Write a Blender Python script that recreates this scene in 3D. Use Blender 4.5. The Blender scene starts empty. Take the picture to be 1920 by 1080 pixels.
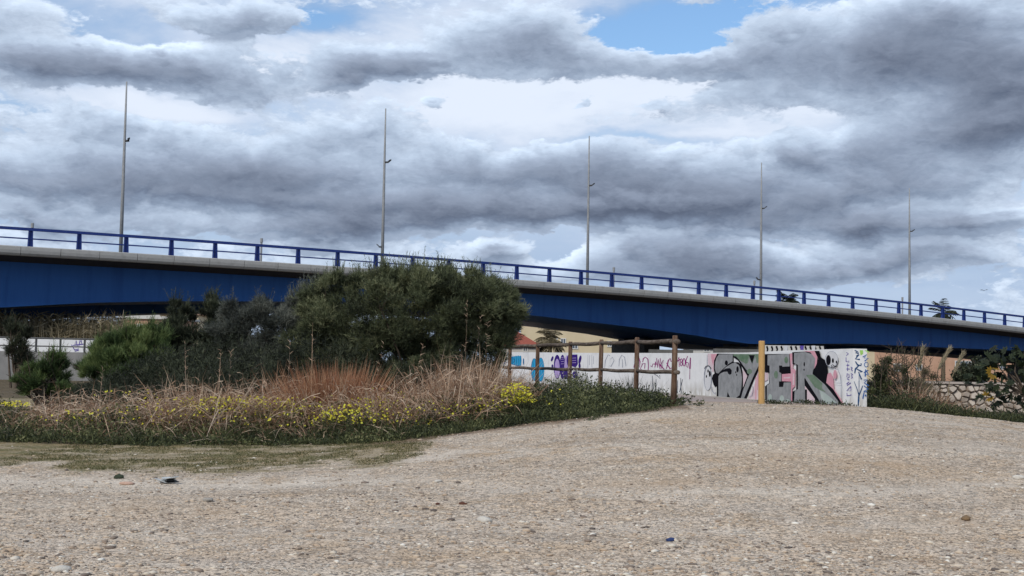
import bpy, bmesh, math, random
import numpy as np
from mathutils import Vector
from mathutils.geometry import tessellate_polygon
S = bpy.context.scene
COL = S.collection
rng = np.random.default_rng(7)
random.seed(7)
R = math.radians

# ------------------------------------------------------------------ camera
F = 2400.0                       # focal length in pixels of a 1920 wide picture
EYE = np.array([0, 0, 1.6])
pitch = math.atan(145 / F); roll = .017
fw = np.array([0, math.cos(pitch), math.sin(pitch)])
u0 = np.array([0, -math.sin(pitch), math.cos(pitch)]); r0 = np.array([1., 0, 0])
cr = r0 * math.cos(roll) + u0 * math.sin(roll)
cu = -r0 * math.sin(roll) + u0 * math.cos(roll)
cam = bpy.data.cameras.new('camera'); camo = bpy.data.objects.new('camera', cam); COL.objects.link(camo)
cam.sensor_width = 36; cam.lens = 36 * F / 1920; cam.clip_start = .1; cam.clip_end = 6000
from mathutils import Matrix
M = Matrix(((cr[0], cu[0], -fw[0], EYE[0]), (cr[1], cu[1], -fw[1], EYE[1]), (cr[2], cu[2], -fw[2], EYE[2]), (0, 0, 0, 1)))
camo.matrix_world = M
S.camera = camo

def ray(px, py): return fw + cr * (px - 960) / F + cu * (540 - py) / F
def at(px, py, Y):
    d = ray(px, py); return EYE + d * (Y / d[1])
def onplane(px, py, p, n):
    d = ray(px, py); t = np.dot(np.array(p) - EYE, n) / np.dot(d, n); return EYE + d * t

# ------------------------------------------------------------------ sun, view
SUN_EL, SUN_AZ = 40, 212        # azimuth measured clockwise from +Y: behind the camera
sd = np.array([math.sin(R(SUN_AZ)) * math.cos(R(SUN_EL)), math.cos(R(SUN_AZ)) * math.cos(R(SUN_EL)), math.sin(R(SUN_EL))])
sl = bpy.data.lights.new('sun', 'SUN'); sl.energy = 2.1; sl.angle = R(12); sl.color = (1, .94, .85)
so = bpy.data.objects.new('sun', sl); COL.objects.link(so)
so.rotation_euler = Vector(-sd).to_track_quat('-Z', 'Y').to_euler()
S.view_settings.view_transform = 'Standard'; S.view_settings.look = 'None'
S.view_settings.exposure = .12; S.view_settings.gamma = 1

# ------------------------------------------------------------------ node helper
class NT:
    def __init__(s, tree): s.t = tree; s.n = tree.nodes; s.l = tree.links
    def new(s, typ, **kw):
        n = s.n.new(typ)
        for k, v in kw.items(): setattr(n, k, v)
        return n
    def put(s, sock, v):
        if hasattr(v, 'is_linked') or isinstance(v, bpy.types.NodeSocket): s.l.new(v, sock)
        else:
            if isinstance(v, (tuple, list)) and sock.type == 'RGBA' and len(v) == 3: v = (*v, 1)
            sock.default_value = v
    def math(s, op, a, b=None, c=None, clamp=False):
        n = s.new('ShaderNodeMath', operation=op); n.use_clamp = clamp
        s.put(n.inputs[0], a)
        if b is not None: s.put(n.inputs[1], b)
        if c is not None: s.put(n.inputs[2], c)
        return n.outputs[0]
    def vec(s, op, a, b=None):
        n = s.new('ShaderNodeVectorMath', operation=op); s.put(n.inputs[0], a)
        if b is not None: s.put(n.inputs[1], b)
        return n.outputs['Value'] if op in ('DOT_PRODUCT', 'LENGTH') else n.outputs['Vector']
    def mix(s, f, a, b, blend='MIX'):
        n = s.new('ShaderNodeMix', data_type='RGBA', blend_type=blend)
        s.put(n.inputs[0], f); s.put(n.inputs[6], a); s.put(n.inputs[7], b); return n.outputs[2]
    def ramp(s, f, stops, interp='LINEAR'):
        n = s.new('ShaderNodeValToRGB'); r = n.color_ramp; r.interpolation = interp
        while len(r.elements) < len(stops): r.elements.new(.5)
        for e, (p, c) in zip(r.elements, stops):
            e.position = p; e.color = (*c, 1) if isinstance(c, tuple) else (c, c, c, 1)
        s.put(n.inputs[0], f); return n.outputs[0]
    def smooth(s, v, a, b, lo=0., hi=1.):
        n = s.new('ShaderNodeMapRange', interpolation_type='SMOOTHSTEP')
        s.put(n.inputs[0], v); n.inputs[1].default_value = a; n.inputs[2].default_value = b
        n.inputs[3].default_value = lo; n.inputs[4].default_value = hi; return n.outputs[0]
    def noise(s, vec, scale, detail=4, rough=.55, dist=0., out='Fac'):
        n = s.new('ShaderNodeTexNoise'); s.put(n.inputs['Vector'], vec)
        n.inputs['Scale'].default_value = scale; n.inputs['Detail'].default_value = detail
        n.inputs['Roughness'].default_value = rough; n.inputs['Distortion'].default_value = dist
        return n.outputs[out]
    def voro(s, vec, scale, feature='F1', rand=1., out='Distance'):
        n = s.new('ShaderNodeTexVoronoi', feature=feature); s.put(n.inputs['Vector'], vec)
        n.inputs['Scale'].default_value = scale; n.inputs['Randomness'].default_value = rand
        return n.outputs[out]

# ------------------------------------------------------------------ world: daylight sky with broken cloud
# cloud banks: centre (azimuth, elevation) and size in radians, and how thick
def sky_pt(px, py):
    d = ray(px, py); d = d / np.linalg.norm(d); return math.atan2(d[0], d[1]), math.asin(d[2])
BANKS = [  # px, py, rx, ry, thickness
    (250, 130, 260, 42, .68), (60, 120, 170, 40, .3), (430, 20, 170, 30, .5), (60, 30, 120, 30, .2),
    (720, 135, 130, 24, .55), (660, 155, 60, 16, .35), (800, 105, 80, 22, .3), (990, 60, 130, 55, .55), (1130, 115, 130, 30, .4),
    (1560, 120, 330, 60, .45), (1840, 160, 200, 100, .62), (1800, 30, 220, 40, .45), (1430, 190, 110, 30, .22), (1330, 100, 90, 30, .3),
    (1880, 240, 120, 40, .4), (838, 205, 32, 14, .45), (1130, 186, 26, 8, .35), (1235, 205, 24, 8, .25),
    (120, 330, 420, 44, .42), (520, 300, 330, 50, .30), (620, 372, 700, 26, .50), (1150, 395, 500, 24, .35), (760, 400, 300, 16, .2), (700, 255, 120, 26, .3), (1000, 300, 260, 30, .28),
    (1250, 385, 330, 40, .5), (1150, 320, 330, 38, .25), (1750, 310, 260, 50, .48), (1480, 300, 60, 12, .3),
    (250, 405, 260, 16, .35), (920, 465, 62, 20, .75), (1300, 465, 150, 24, .55), (1500, 492, 330, 20, .6), (1640, 430, 60, 20, .55), (1840, 425, 120, 26, .6), (90, 400, 120, 14, .3), (560, 410, 200, 12, .3),
    (572, 434, 28, 8, .35), (330, 300, 420, 26, .2), (850, 330, 500, 22, .25), (1450, 420, 400, 16, .3), (1750, 470, 160, 16, .35), (1300, 510, 300, 12, .22), (150, 240, 160, 22, .25), (1550, 350, 330, 24, .3), (1700, 535, 45, 13, .2), (1150, 480, 100, 20, .2), (1000, 500, 120, 14, .2)]
HOLES = [(600, 30, 100, 30, .38), (1270, 45, 165, 50, .72), (1180, 265, 120, 14, .3), (1260, 90, 90, 20, .3)]
BRIGHT = [(1100, 170, 330, 44, .5), (545, 110, 90, 55, .45), (940, 215, 140, 36, .4), (1250, 262, 220, 12, .4), (1500, 225, 90, 26, .3),
          (1490, 115, 60, 26, .4), (230, 200, 170, 24, .45), (330, 225, 130, 20, .3), (450, 120, 40, 24, .4), (1600, 400, 190, 18, .35), (700, 520, 700, 22, .1)]
W = bpy.data.worlds.new('World'); S.world = W; W.use_nodes = True
g = bpy.data.node_groups.new('cloud_density', 'ShaderNodeTree')
g.interface.new_socket('Dir', in_out='INPUT', socket_type='NodeSocketVector')
for nm in ('Density', 'Bright', 'Hole'): g.interface.new_socket(nm, in_out='OUTPUT', socket_type='NodeSocketFloat')
G = NT(g); gi = g.nodes.new('NodeGroupInput'); go = g.nodes.new('NodeGroupOutput')
dirv = gi.outputs[0]
st = G.vec('MULTIPLY', dirv, (1, 1, 2.2))
wn = G.vec('SUBTRACT', G.noise(st, 10, 5, .6, out='Color'), (.5, .5, .5))
wn2 = G.vec('SUBTRACT', G.noise(st, 3.2, 2, .5, out='Color'), (.5, .5, .5))
sx = G.new('ShaderNodeSeparateXYZ'); G.put(sx.inputs[0], dirv)
az = G.math('ARCTAN2', sx.outputs[0], sx.outputs[1]); el = G.math('ARCSINE', sx.outputs[2])
cb = G.new('ShaderNodeCombineXYZ'); G.put(cb.inputs[0], az); G.put(cb.inputs[1], el)
P = G.vec('ADD', cb.outputs[0], G.vec('MULTIPLY', wn, (.10, .055, 0)))
P = G.vec('ADD', P, G.vec('MULTIPLY', wn2, (.06, .03, 0)))
def field(lst):
    acc = 0.0
    for (px, py, rx, ry, a) in lst:
        x, y = sky_pt(px, py)
        v = G.vec('MULTIPLY', G.vec('SUBTRACT', P, (x, y, 0)), (F / rx, F / ry, 0))
        e = G.math('EXPONENT', G.math('SUBTRACT', math.log(a), G.vec('DOT_PRODUCT', v, v)))
        acc = G.math('ADD', acc, e)
    return acc
den = field(BANKS)
n1 = G.noise(G.vec('ADD', st, G.vec('MULTIPLY', wn2, (.12, .12, .12))), 8.5, 7, .56); n2 = G.noise(st, 2.6, 3, .5)
# away from the picture the cover is left to noise alone
far = G.smooth(G.math('ABSOLUTE', az), .5, .9)
hi = G.smooth(el, .33, .5)
out = G.math('MAXIMUM', far, hi)
den = G.math('ADD', den, G.math('MULTIPLY', out, G.math('MULTIPLY', n2, .75)))
n3 = G.noise(G.vec('ADD', st, G.vec('MULTIPLY', wn, (.2, .2, .2))), 26, 5, .6)
den = G.math('ADD', den, G.math('MULTIPLY', G.math('SUBTRACT', n1, .5), 1.15))
den = G.math('ADD', den, G.math('MULTIPLY', G.math('SUBTRACT', n3, .5), .52))
G.put(go.inputs[0], den); G.put(go.inputs[1], field(BRIGHT)); G.put(go.inputs[2], field(HOLES))
T = NT(W.node_tree); W.node_tree.nodes.clear()
tc = T.new('ShaderNodeTexCoord').outputs['Generated']
def cloud(v):
    n = T.new('ShaderNodeGroup'); n.node_tree = g; T.put(n.inputs[0], v); return n.outputs
c0 = cloud(tc); c1 = cloud(T.vec('ADD', tc, (-.003, 0, .0065)))
D, B, Hh = c0[0], c0[1], c0[2]
sky = T.new('ShaderNodeTexSky', sky_type='NISHITA'); sky.sun_disc = False
sky.sun_elevation = R(SUN_EL); sky.sun_rotation = R(SUN_AZ); sky.altitude = 10; sky.air_density = 1.2; sky.dust_density = .8; sky.ozone_density = 2
skyc = T.vec('MULTIPLY', sky.outputs[0], (.10, .118, .138))
sz = T.new('ShaderNodeSeparateXYZ'); T.put(sz.inputs[0], tc)
elv = sz.outputs[2]
# thin high veil
st2 = T.vec('MULTIPLY', tc, (1, 1, 3.5))
veil_n = T.noise(st2, 5, 7, .6, .4)
veil = T.math('ADD', T.math('MULTIPLY', veil_n, 1.1), T.math('SUBTRACT', T.math('MULTIPLY', B, .7), T.math('MULTIPLY', Hh, 1.5)))
veil = T.math('ADD', veil, T.smooth(elv, .02, .12, -.12, .12))
vf = T.smooth(veil, .18, .85)
veilc = T.mix(T.smooth(T.math('SUBTRACT', veil, T.smooth(elv, .16, .02, 0., .30)), .35, 1.05), (.34, .455, .65), (.74, .81, .93))
skyc = T.mix(T.smooth(elv, .05, .22, .92, 0.), skyc, (.47, .57, .75))
base = T.mix(T.math('MULTIPLY', vf, .97), skyc, veilc)
# cloud body
cov = T.smooth(T.math('SUBTRACT', D, T.math('ADD', T.math('MULTIPLY', B, .40), T.math('MULTIPLY', Hh, .25))), -.01, .11)
lit = T.math('ADD', .42, T.math('MULTIPLY', T.math('SUBTRACT', D, c1[0]), 1.9), clamp=True)
thick = T.smooth(D, .0, .95)
body = T.ramp(thick, [(0., (.50, .60, .75)), (.22, (.37, .46, .60)), (.55, (.24, .30, .41)), (1., (.145, .18, .255))])
shade = T.math('ADD', .55, T.math('MULTIPLY', lit, .85))
body = T.vec('MULTIPLY', body, T.vec('ADD', (0, 0, 0), T.mix(lit, (.70, .71, .74), (1.75, 1.68, 1.58))))
col = T.mix(cov, base, body)
# low haze towards the horizon
col = T.mix(T.smooth(elv, .0, .07, .6, 0.), col, (.42, .52, .68))
bg = T.new('ShaderNodeBackground'); T.put(bg.inputs[0], col); bg.inputs[1].default_value = 1.0
wo = T.new('ShaderNodeOutputWorld'); T.l.new(bg.outputs[0], wo.inputs[0])
W.cycles.sampling_method = 'MANUAL'; W.cycles.sample_map_resolution = 512

# ------------------------------------------------------------------ object helpers
def tag(o, label=None, cat=None, group=None, kind=None):
    for k, v in (('label', label), ('category', cat), ('group', group), ('kind', kind)):
        if v: o[k] = v
    return o
def empty(name, loc, label=None, cat=None, group=None, rz=0):
    o = bpy.data.objects.new(name, None); COL.objects.link(o); o.location = [float(v) for v in loc]; o.rotation_euler[2] = rz
    return tag(o, label, cat, group)
def link(name, me, m, parent=None, local=False):
    """one mesh object; verts are in world space unless local"""
    me.name = name
    o = bpy.data.objects.new(name, me); COL.objects.link(o)
    for mm in (m if isinstance(m, (list, tuple)) else [m]): me.materials.append(mm)
    if parent is not None:
        o.parent = parent
        if not local:
            w = parent; base = Matrix.Identity(4)
            while w is not None:
                base = w.matrix_basis @ base if w is parent else w.matrix_basis @ base
                w = w.parent
            o.matrix_basis = base.inverted()
    return o
class MB:
    """collects polygons for ONE mesh"""
    def __init__(s): s.v = []; s.f = []; s.mi = []
    def add(s, vs, fs, mi=0):
        k = len(s.v); s.v += [tuple(map(float, p)) for p in vs]; s.f += [tuple(i + k for i in f) for f in fs]; s.mi += [mi] * len(fs)
    def hexa(s, p, mi=0):   # p: 8 points, bottom 4 ccw, top 4 ccw
        s.add(p, [(3, 2, 1, 0), (4, 5, 6, 7), (0, 1, 5, 4), (1, 2, 6, 5), (2, 3, 7, 6), (3, 0, 4, 7)], mi)
    def box(s, c, d, rz=0, mi=0, taper=1.):
        x, y, z = d[0] / 2, d[1] / 2, d[2] / 2; ca, sa = math.cos(rz), math.sin(rz); P = []
        for zz, t in ((-z, 1), (z, taper)):
            for a, b in ((-x, -y), (x, -y), (x, y), (-x, y)):
                a *= t; b *= t
                P.append((c[0] + a * ca - b * sa, c[1] + a * sa + b * ca, c[2] + zz))
        s.hexa(P, mi)
    def tube(s, pts, rad, n=8, cap=True, mi=0, wob=0.):
        pts = [np.array(p, float) for p in pts]; rings = []
        for i, p in enumerate(pts):
            d = (pts[min(i + 1, len(pts) - 1)] - pts[max(i - 1, 0)]); d = d / (np.linalg.norm(d) + 1e-9)
            a = np.cross(d, [0, 0, 1.]) if abs(d[2]) < .9 else np.cross(d, [1., 0, 0]); a /= np.linalg.norm(a); b = np.cross(d, a)
            r = rad[i] if hasattr(rad, '__len__') else rad
            rings.append([p + (a * math.cos(t) + b * math.sin(t)) * r * (1 + wob * (random.random() - .5)) for t in [2 * math.pi * k / n for k in range(n)]])
        vs = [q for rr in rings for q in rr]; fs = []
        for i in range(len(rings) - 1):
            for k in range(n): fs.append((i * n + k, i * n + (k + 1) % n, (i + 1) * n + (k + 1) % n, (i + 1) * n + k))
        if cap: fs.append(tuple(range(n))[::-1]); fs.append(tuple((len(rings) - 1) * n + k for k in range(n)))
        s.add(vs, fs, mi)
    def build(s, name, m, parent=None, local=False, smooth=False, bevel=0):
        me = bpy.data.meshes.new(name); me.from_pydata(s.v, [], s.f)
        if any(s.mi): me.polygons.foreach_set('material_index', s.mi)
        if smooth: me.polygons.foreach_set('use_smooth', [True] * len(me.polygons))
        bm = bmesh.new(); bm.from_mesh(me); bmesh.ops.recalc_face_normals(bm, faces=bm.faces)
        if bevel: bmesh.ops.bevel(bm, geom=list(bm.edges), offset=bevel, segments=2, affect='EDGES', profile=.7)
        bm.to_mesh(me); bm.free()
        return link(name, me, m, parent, local)
def fastmesh(name, V, faces, tint=None, mi=None, smooth=False):
    """V (N,3); faces: list of int arrays (M,k); tint: per-vertex float"""
    me = bpy.data.meshes.new(name); me.vertices.add(len(V)); me.vertices.foreach_set('co', np.asarray(V, np.float32).ravel())
    idx = np.concatenate([f.ravel() for f in faces]).astype(np.int32)
    tot = np.concatenate([np.full(len(f), f.shape[1]) for f in faces]).astype(np.int32)
    me.loops.add(len(idx)); me.loops.foreach_set('vertex_index', idx)
    me.polygons.add(len(tot)); me.polygons.foreach_set('loop_start', np.concatenate([[0], np.cumsum(tot)[:-1]]).astype(np.int32))
    if mi is not None: me.polygons.foreach_set('material_index', mi.astype(np.int32))
    if smooth: me.polygons.foreach_set('use_smooth', np.ones(len(tot), bool))
    me.update(calc_edges=True)
    if tint is not None:
        a = me.attributes.new('tint', 'FLOAT', 'POINT'); a.data.foreach_set('value', np.asarray(tint, np.float32))
    return me
def unit(v): return v / (np.linalg.norm(v, axis=-1, keepdims=True) + 1e-9)
class Veg:
    """collects leaf and blade triangles with a tint per leaf"""
    def __init__(s): s.V = []; s.T3 = []; s.T4 = []; s.t = []; s.n = 0
    def blades(s, base, d, L, Wd, tint, droop=0., flat=None):
        """tapering 3-segment blades"""
        N = len(base); d = unit(d); side = unit(np.cross(d, rng.normal(size=(N, 3)) if flat is None else flat))
        L = np.broadcast_to(L, N)[:, None]; Wd = np.broadcast_to(Wd, N)[:, None]; droop = np.broadcast_to(droop, N)[:, None]
        horiz = d * [1, 1, 0] + rng.normal(size=(N, 3)) * [.15, .15, 0]
        def pt(t): return base + d * L * t + (horiz * .8 - [0, 0, 1.]) * droop * L * t * t
        ps = [pt(0), pt(.45), pt(.8), pt(1.)]
        V = np.stack([ps[0] - side * Wd / 2, ps[0] + side * Wd / 2, ps[1] - side * Wd * .45, ps[1] + side * Wd * .45,
                      ps[2] - side * Wd * .3, ps[2] + side * Wd * .3, ps[3]], 1).reshape(-1, 3)
        o = s.n + np.arange(N)[:, None] * 7
        s.T4.append(np.concatenate([o + [0, 1, 3, 2], o + [2, 3, 5, 4]])); s.T3.append(o + [4, 5, 6])
        s.V.append(V); s.t.append(np.repeat(np.broadcast_to(tint, N), 7)); s.n += len(V)
        return ps[3]
    def tris(s, base, d, L, Wd, tint):
        """single-triangle needles"""
        N = len(base); d = unit(d); side = unit(np.cross(d, rng.normal(size=(N, 3))))
        L = np.broadcast_to(L, N)[:, None]; Wd = np.broadcast_to(Wd, N)[:, None]
        V = np.stack([base - side * Wd / 2, base + side * Wd / 2, base + d * L], 1).reshape(-1, 3)
        s.T3.append(s.n + np.arange(N)[:, None] * 3 + [0, 1, 2]); s.V.append(V); s.t.append(np.repeat(np.broadcast_to(tint, N), 3)); s.n += len(V)
    def leaves(s, base, d, L, Wd, tint, up=None):
        """diamond leaves"""
        N = len(base); d = unit(d); side = unit(np.cross(d, rng.normal(size=(N, 3)) if up is None else up))
        L = np.broadcast_to(L, N)[:, None]; Wd = np.broadcast_to(Wd, N)[:, None]
        V = np.stack([base, base + d * L * .45 + side * Wd / 2, base + d * L, base + d * L * .45 - side * Wd / 2], 1).reshape(-1, 3)
        s.T4.append(s.n + np.arange(N)[:, None] * 4 + [0, 1, 2, 3]); s.V.append(V); s.t.append(np.repeat(np.broadcast_to(tint, N), 4)); s.n += len(V)
    def sprigs(s, base, d, k, L, Wd, tint, spread=.5):
        """k needles fanned along each twig"""
        N = len(base); b = np.repeat(base, k, 0); dd = unit(np.repeat(unit(d), k, 0) + rng.normal(size=(N * k, 3)) * spread * .6)
        Lr = np.repeat(np.broadcast_to(L, N), k)
        b = b + np.repeat(unit(d), k, 0) * (Lr * rng.random(N * k) * .8)[:, None]
        s.tris(b, dd, Lr * rng.uniform(.35, .9, N * k), Wd, np.repeat(np.broadcast_to(tint, N), k) + rng.normal(size=N * k) * .06)
    def build(s, name, m, parent=None):
        f = ([np.concatenate(s.T4)] if s.T4 else []) + ([np.concatenate(s.T3)] if s.T3 else [])
        return link(name, fastmesh(name, np.concatenate(s.V), f, np.concatenate(s.t)), m, parent)

# ------------------------------------------------------------------ materials
MATS = {}
def material(name):
    m = bpy.data.materials.new(name); m.use_nodes = True; t = NT(m.node_tree)
    b = [n for n in t.n if n.type == 'BSDF_PRINCIPLED'][0]
    MATS[name] = m; return m, t, b
def surf(name, c1, c2=None, scale=3., rough=.75, bump=.0, bscale=20., metal=0., detail=6, stretch=(1, 1, 1), c3=None, spec=.3):
    m, t, b = material(name); tcn = t.new('ShaderNodeTexCoord').outputs['Object']
    v = t.vec('MULTIPLY', tcn, stretch)
    if c2 is not None:
        n = t.noise(v, scale, detail, .62)
        stops = [(.3, c1), (.7, c2)] if c3 is None else [(.28, c1), (.52, c2), (.75, c3)]
        t.put(b.inputs['Base Color'], t.ramp(n, stops))
    else: t.put(b.inputs['Base Color'], c1)
    b.inputs['Roughness'].default_value = rough; b.inputs['Metallic'].default_value = metal
    b.inputs['Specular IOR Level'].default_value = spec
    if bump:
        bn = t.new('ShaderNodeBump'); bn.inputs['Strength'].default_value = bump; bn.inputs['Distance'].default_value = .02
        t.put(bn.inputs['Height'], t.noise(v, bscale, 5, .6)); t.l.new(bn.outputs[0], b.inputs['Normal'])
    return m
def leafmat(name, stops, rough=.6, trans=.25):
    m, t, b = material(name)
    a = t.new('ShaderNodeAttribute', attribute_name='tint')
    c = t.ramp(a.outputs['Fac'], stops)
    t.put(b.inputs['Base Color'], c); b.inputs['Roughness'].default_value = rough; b.inputs['Specular IOR Level'].default_value = .25
    if trans:
        tr = t.new('ShaderNodeBsdfTranslucent'); t.put(tr.inputs[0], c); mx = t.new('ShaderNodeMixShader'); mx.inputs[0].default_value = trans
        o = [n for n in t.n if n.type == 'OUTPUT_MATERIAL'][0]
        t.l.new(b.outputs[0], mx.inputs[1]); t.l.new(tr.outputs[0], mx.inputs[2]); t.l.new(mx.outputs[0], o.inputs[0])
    return m

m_girder = surf('blue_steel', (.013, .072, .25), (.022, .102, .32), 1.6, .5, stretch=(1, 1, .12), spec=.2, c3=(.016, .084, .28))
m_rail = surf('blue_rail_paint', (.014, .036, .19), (.02, .048, .23), 6, .5)
m_cornice = surf('pale_concrete', (.33, .33, .32), (.42, .42, .41), 2.5, .85, .25, 30, c3=(.37, .365, .35))
m_deck = surf('deck_concrete', (.035, .036, .04), (.055, .055, .058), 2, .9)
m_pole = surf('galvanised_pole', (.27, .28, .29), (.36, .37, .38), 5, .6)
m_dark = surf('dark_metal', (.05, .055, .06), (.08, .08, .085), 5, .5)
m_pier = surf('pier_concrete', (.10, .10, .095), (.18, .175, .165), 1.5, .9, .3, 15)
m_asph = surf('asphalt', (.045, .045, .045), (.065, .065, .065), 5, .9)
m_white = surf('white_render', (.66, .67, .68), (.82, .83, .84), 1.6, .85, .15, 25, c3=(.77, .78, .79), detail=8)
def add_dirt(m, z0, z1, c):
    t = NT(m.node_tree); b = [n for n in t.n if n.type == 'BSDF_PRINCIPLED'][0]; src = b.inputs['Base Color'].links[0].from_socket
    o_ = t.new('ShaderNodeNewGeometry').outputs['Position']; sp = t.new('ShaderNodeSeparateXYZ'); t.put(sp.inputs[0], o_)
    n_ = t.noise(t.vec('MULTIPLY', o_, (3, 3, 1)), 2.2, 6, .65); f = t.math('MULTIPLY', t.smooth(sp.outputs[2], z0, z1, 1, 0), t.smooth(n_, .38, .62))
    st_ = t.noise(t.vec('MULTIPLY', o_, (5, 5, .25)), 1.6, 4, .6); f = t.math('ADD', f, t.math('MULTIPLY', t.smooth(st_, .58, .75), .28), clamp=True)
    t.put(b.inputs['Base Color'], t.mix(t.math('MULTIPLY', f, .75), src, c))
add_dirt(m_white, .85, 1.35, (.40, .37, .32))
m_whiteend = surf('white_render_end', (.62, .62, .58), (.75, .75, .74), 2.2, .85, .15, 25)
m_wood = surf('weathered_wood', (.045, .025, .018), (.16, .10, .07), 7, .9, .5, 30, stretch=(4, 4, .6), c3=(.28, .22, .17), spec=.1)
m_woodrail = surf('weathered_rail_wood', (.05, .036, .03), (.15, .12, .10), 6, .9, .5, 30, stretch=(1, 1, 3), c3=(.27, .235, .20), spec=.1)
m_newwood = surf('fresh_pine', (.42, .24, .085), (.56, .35, .14), 6, .7, .2, 30, stretch=(4, 4, .7), c3=(.48, .28, .10))
m_path = surf('pink_paving', (.30, .24, .22), (.42, .36, .33), 2, .9, .3, 20)
m_kerb = surf('kerb_stone', (.34, .31, .28), (.48, .45, .41), 3, .9, .3, 25)

# ------------------------------------------------------------------ terrain
def sstep(a, b, x): t = np.clip((x - a) / (b - a), 0, 1); return t * t * (3 - 2 * t)
def vnoise(x, y, s, seed=0):
    """cheap smooth value noise"""
    x = np.asarray(x) * s; y = np.asarray(y) * s; xi = np.floor(x).astype(int); yi = np.floor(y).astype(int); fx = x - xi; fy = y - yi
    fx = fx * fx * (3 - 2 * fx); fy = fy * fy * (3 - 2 * fy)
    def h(a, b):
        n = (a * 374761393 + b * 668265263 + seed * 974711) & 0x7fffffff; n = ((n ^ (n >> 13)) * 1274126177) & 0x7fffffff; return ((n ^ (n >> 16)) & 0xffff) / 65535.
    return (h(xi, yi) * (1 - fx) + h(xi + 1, yi) * fx) * (1 - fy) + (h(xi, yi + 1) * (1 - fx) + h(xi + 1, yi + 1) * fx) * fy
LX = [-60, -14, -9, -4, -2, -.9, .4, 1.6, 2.9, 5, 7, 8.6, 10.4, 12, 14, 30, 80]
LZ = [.1, .12, .15, .22, .36, .50, .66, .83, .93, .95, .90, .78, .62, .50, .38, .3, .3]
# the wall line (near end, far end) in plan
WA = np.array(at(1599, 700, 26.)[:2]); WB = np.array(at(1280, 700, 36.)[:2])
wdir = (WB - WA) / np.linalg.norm(WB - WA); WLEN = 36.
def gz(X, Y, micro=True):
    X = np.asarray(X, float); Y = np.asarray(Y, float)
    a = np.interp(X, LX, LZ) * sstep(8.5, 24.5, Y)
    xc = WA[0] + wdir[0] / wdir[1] * (Y - WA[1])            # wall line x at this depth
    u = X - xc
    b = np.where(u < 0, .845 - .35 * sstep(3.2, 8, -u), .80 - .5 * sstep(.3, 3.5, u))
    b = b + (.5 - b) * sstep(60, 85, Y)
    z = a + (b - a) * sstep(25., 28.5, Y)
    if micro:
        amp = 1 - sstep(24, 30, Y)
        z = z + amp * (.05 * (vnoise(X, Y, .35, 1) - .5) + .035 * (vnoise(X, Y, 1.3, 2) - .5) + .012 * (vnoise(X, Y, 5, 3) - .5)) * sstep(2, 6, Y)
    return z
def gpt(px, Y, dz=0.):
    X = at(px, 700, Y)[0]; return np.array([X, Y, float(gz(X, Y)) + dz])
def hit(px, py):
    Ys = np.linspace(6, 40, 3000); d = ray(px, py); Pz = 1.6 + d[2] / d[1] * Ys; Xs = d[0] / d[1] * Ys
    k = np.argmax(Pz <= gz(Xs, Ys)); return np.array([Xs[k], Ys[k], Pz[k]])
ys = np.concatenate([np.linspace(-400, 2, 14), np.linspace(2.5, 8, 16), np.arange(8.05, 27.5, .055), np.arange(27.6, 45, .3), np.linspace(46, 150, 40), np.geomspace(160, 4000, 18)])
xs = np.concatenate([-np.geomspace(3000, 13, 26), np.arange(-12, 13, .08), np.geomspace(13.2, 3000, 26)])
GX, GY = np.meshgrid(xs, ys); GZ = gz(GX, GY)
micro = (rng.random(GX.shape) - .5) * .008 * (GY > 8) * (GY < 27.5) * (np.abs(GX) < 12.5)
GZ = GZ + micro
ny, nx = GX.shape
I = np.arange(ny * nx).reshape(ny, nx)
quads = np.stack([I[:-1, :-1], I[:-1, 1:], I[1:, 1:], I[1:, :-1]], -1).reshape(-1, 4)
me = fastmesh('ground', np.stack([GX, GY, GZ], -1).reshape(-1, 3), [quads], smooth=True)
# edges of the planted bank (front edge of the weeds) traced on the ground
front = [hit(*p)[:2] for p in ((-60, 826), (0, 828), (150, 832), (300, 834), (450, 834), (600, 832), (700, 829), (780, 822), (860, 812), (930, 802), (1000, 792), (1080, 784), (1150, 775), (1210, 768), (1258, 761))]
FXs = np.array([p[0] for p in front]); FYs = np.array([p[1] for p in front])
def front_y(X):
    return np.interp(X, FXs, FYs)
turf_edge = [hit(*p)[:2] for p in ((-60, 872), (0, 876), (60, 868), (130, 880), (300, 888), (420, 886), (500, 878), (590, 870), (680, 873), (760, 866), (800, 850))]
TXs = np.array([p[0] for p in turf_edge]); TYs = np.array([p[1] for p in turf_edge])
nn = vnoise(GX, GY, 2.5, 5) + .6 * vnoise(GX, GY, 7, 6) + .35 * vnoise(GX, GY, 18, 8)
fy = front_y(GX); ty = np.interp(GX, TXs, TYs)
turf = (GX < hit(805, 850)[0]) * sstep(-.5, .6, GY - ty + (nn - 1.) * 1.1) * (1 - sstep(-.2, .5, GX - hit(770, 850)[0]))
turf = turf * (.6 + .4 * sstep(.6, 1.0, nn))
soil = sstep(-.25, .15, GY - fy + (nn - 1) * .35) * (GX < front[-1][0] + .3) * (1 - sstep(27, 30, GY))
right = sstep(26.3, 27, GY) * (GX > WA[0])
corr = sstep(0, 1, GY - 34)
soil = np.clip(soil + right + corr * .8, 0, 1)
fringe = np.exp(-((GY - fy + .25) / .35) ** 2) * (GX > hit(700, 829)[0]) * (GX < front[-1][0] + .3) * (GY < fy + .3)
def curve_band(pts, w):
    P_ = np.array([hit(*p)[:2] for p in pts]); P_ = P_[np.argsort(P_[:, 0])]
    yy = np.interp(GX, P_[:, 0], P_[:, 1]); return np.exp(-((GY - yy) / w) ** 2 * (1 + .8 * (nn - 1))) * (GY > 7) * (GY < 25.5)
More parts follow.
